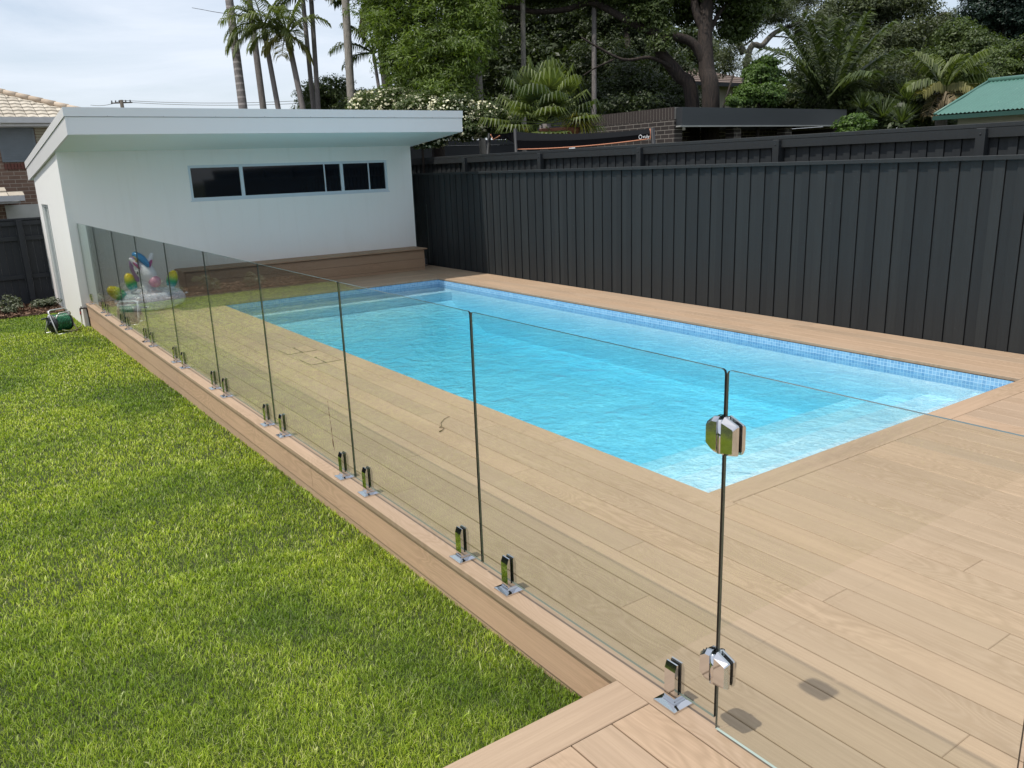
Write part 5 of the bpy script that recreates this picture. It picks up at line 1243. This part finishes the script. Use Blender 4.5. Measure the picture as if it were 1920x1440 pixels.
# slung black net with orange piping in the neighbour's yard
nt_ = thing('fabric_sling', 'black fabric slung between posts with orange piped edge and white mark', 'trampoline skirt', (7.4, 9.6, -.6))
A0 = W(968, 247, 14.5); A1 = W(1219, 241, 13.0); B0 = W(970, 280, 14.5); B1 = W(1220, 260, 13.0); L0 = W(919, 250, 15.5)
def span(P0, P1, sag, n=24, pw=1.0): return [P0.lerp(P1, i/n) - Vector((0, 0, sag*4*(i/n)*(1-i/n))) for i in range(n+1)]
top = span(A0, A1, .055); bot = span(B0, B1, .035); mid = [a_.lerp(b_, .48) for a_, b_ in zip(top, bot)]; mid = [p.lerp(q_, 0.0) for p, q_ in zip(mid, mid)]
bulge = Vector((-.05, -.03, 0))
def sheet(r0, r1, name, mat, par):
    m_ = MB(); n = len(r0); off = Vector((.02, .01, 0))
    vs = [p for p in r0] + [p for p in r1] + [p+off for p in r0] + [p+off for p in r1]
    m_.add(vs, [(i, i+1, n+i+1, n+i) for i in range(n-1)] + [(2*n+i, 3*n+i, 3*n+i+1, 2*n+i+1) for i in range(n-1)]+[(i, 2*n+i, 2*n+i+1, i+1) for i in range(n-1)]+[(n+i, n+i+1, 3*n+i+1, 3*n+i) for i in range(n-1)])
    return loc_parent(m_.build(name, mat), par)
sheet(top, [p+bulge*.5 for p in mid], 'fabric', 'dark_fabric', nt_); skirt = sheet([p+bulge*.52+Vector((0, 0, -.001)) for p in mid], [p+bulge*.2 for p in bot], 'skirt', 'black_fabric', nt_)
C0 = W(925, 262, 15.4); 
sheet([L0, L0.lerp(A0, .5)-Vector((0, 0, .02)), A0], [C0, C0.lerp(A0, .6)-Vector((0, 0, .07)), W(964, 268, 14.5)], 'side_fabric', 'black_fabric', nt_)
m = MB(); m.tube([A0.lerp(B0, .25), *[p+bulge*.3 for p in bot], A1], .009, 6); m.tube([L0, C0, C0.lerp(A0, .3)+Vector((0, 0, .03))], .012, 6); loc_parent(m.build('piping', 'orange'), nt_)
for i, (P_, Q_) in enumerate(((W(966, 242, 14.5), W(969, 300, 14.5)), (W(1223, 241, 13.0), W(1227, 290, 13.0)), (W(918, 250, 15.5), W(914, 300, 15.5)))):
    d = (Q_-P_); bt = P_+d*((RZ-P_.z)/d.z); m = MB(); m.tube([P_, bt], .035, 10); loc_parent(m.build('frame_post', 'dark_metal'), nt_)
# white mark near the right end: ring and word
mk = MB(); dirw = (A1-A0).normalized(); upw = Vector((0, 0, 1)); nrm = upw.cross(dirw).normalized(); 
if nrm.dot(Vector((CAM[0], CAM[1], CAM[2]))-A1) < 0: nrm = -nrm
oc = W(1204, 257.0, 13.0)+nrm*.06
mk.tube([oc+dirw*.026*math.cos(a_)+upw*.03*math.sin(a_) for a_ in np.linspace(0, 2*math.pi, 20)], .005, 6)
loc_parent(mk.build('round_mark', 'white_mark'), nt_)
tcv = bpy.data.curves.new('word_mark', 'FONT'); tcv.body = 'vuly'; tcv.size = .075; tcv.extrude = .002; to = bpy.data.objects.new('word_mark', tcv); C.objects.link(to)
R_ = Matrix((dirw, upw, nrm)).transposed(); 
if R_.determinant() < 0: R_ = Matrix((-dirw, upw, nrm)).transposed()
bpy.context.view_layer.update(); dg = bpy.context.evaluated_depsgraph_get(); tme = bpy.data.meshes.new_from_object(to.evaluated_get(dg)); bpy.data.objects.remove(to)
xd = dirw if (rt @ np.array(dirw)) > 0 else -dirw
R4 = Matrix(((xd.x, upw.x, nrm.x, 0), (xd.y, upw.y, nrm.y, 0), (xd.z, upw.z, nrm.z, 0), (0, 0, 0, 1)))
tme.transform(R4); tme.transform(Matrix.Translation(oc+xd*.04-Vector((0, 0, .018)))); tme.materials.clear(); tme.materials.append(MAT['white_mark'])
to = bpy.data.objects.new('word_mark', tme); C.objects.link(to); loc_parent(to, nt_)

# ------------------------------------------------------------------ power pole and lines
pp = W(228, 192, 42)
t = thing('power_pole', 'distant timber power pole top with crossarm peeping over the roof', 'pole', down(pp))
m = MB(); m.tube([(0, 0, 0), (0, 0, pp.z-RZ+.12)], [.13, .09], 10); m.build('pole_shaft', 'wood_pole', t)
m = MB(); rv = Vector((rt[0], rt[1], 0)).normalized(); c0 = Vector((0, 0, pp.z-RZ-.02)); m.tube([c0-rv*.55, c0+rv*.55], .03, 6); m.build('crossarm', 'wood_pole', t)
m = MB()
for s_ in (-.5, -.3, -.12, .22, .45): m.tube([c0+rv*s_, c0+rv*s_+Vector((0, 0, .13))], .03, 6)
m.build('insulator', 'plastic_dark', t)
for i, (pa, pb_) in enumerate((((170, 197, 45), (228, 188, 42)), ((228, 188, 42), (560, 189, 40)), ((228, 191, 42), (560, 194, 40)))):
    m = MB(); P0, P1 = W(*pa), W(*pb_); m.tube(span(P0, P1, .12, 16), .011, 5)
    tag(m.build('power_line', 'wire'), ('thin power line running left from the distant pole', 'upper power line crossing the sky right of the distant pole', 'lower power line crossing the sky right of the distant pole')[i], 'power line', 'power lines')
m = MB(); m.tube(span(W(380, 18, 30), W(450, 28, 22), .02, 8), .010, 5); m.tube([W(380, 18, 30), W(360, 14.5, 33)], .01, 5)
tag(m.build('power_line', 'wire'), 'thin cable meeting the leftmost palm trunk high up', 'power line', 'power lines')

# ------------------------------------------------------------------ garden bed by the black fence
N = 9000; x = rng.uniform(-9.1, -.14, N); y = rng.uniform(14.95, 16.5, N)**1.0; y = np.where(y < 15.05, 15.05+rng.uniform(0, .2, N), y); z = np.full(N, bedz+.03)+rng.uniform(0, .03, N)
d = rng.normal(size=(N, 3))*np.array([1, 1, .35]); d /= np.linalg.norm(d, axis=1)[:, None]; e = np.cross(d, rng.normal(size=(N, 3))); e /= np.linalg.norm(e, axis=1)[:, None]
P0 = np.stack([x, y, z], 1); l = rng.uniform(.015, .04, N)[:, None]; w_ = rng.uniform(.006, .014, N)[:, None]
V = np.stack([P0-d*l-e*w_, P0-d*l+e*w_, P0+d*l+e*w_, P0+d*l-e*w_], 1).reshape(-1, 3)
tag(npmesh('bark_mulch', V, np.arange(N*4).reshape(N, 4), 'mulch'), 'brown bark mulch covering the bed under the black fence', 'mulch', kind='stuff')
SG = 'small grey-green shrubs in the bed by the black fence'
for i, (x, y, s_, lab) in enumerate(((-1.02, 15.55, .30, 'pale-leaved shrub at the left picture edge under the black fence'), (-.42, 15.75, .20, 'small twiggy shrub between fence post and pool house door'), (-1.75, 15.5, .28, 'grey-green shrub third from the pool house in the bed'), (-2.6, 15.6, .3, 'grey-green shrub fourth from the pool house in the bed'), (-3.5, 15.5, .28, 'grey-green shrub fifth from the pool house in the bed'), (-4.6, 15.6, .3, 'grey-green shrub sixth from the pool house in the bed'))):
    b = Vector((x, y, bedz)); o = thing('small_shrub', lab, 'shrub', b, 0, SG)
    m = MB()
    for k in range(6): a_ = k*1.05; m.tube([(0, 0, 0), (s_*.5*math.cos(a_), s_*.5*math.sin(a_), s_*.9)], [.006, .003], 5)
    m.build('stem', 'bark_grey', o)
    leaves('foliage', [(Vector((0, 0, s_*.6)), (s_*.95, s_*.6, s_*.5)), (Vector((.15, 0, s_*.8)), (s_*.4, s_*.4, s_*.4))], 650, .05, 'shrub_grey', o, 1.9, .05, 6, .1, .2)

for o in list(bpy.data.objects):
    if o.type == 'MESH' and o.data.users == 0: bpy.data.objects.remove(o)
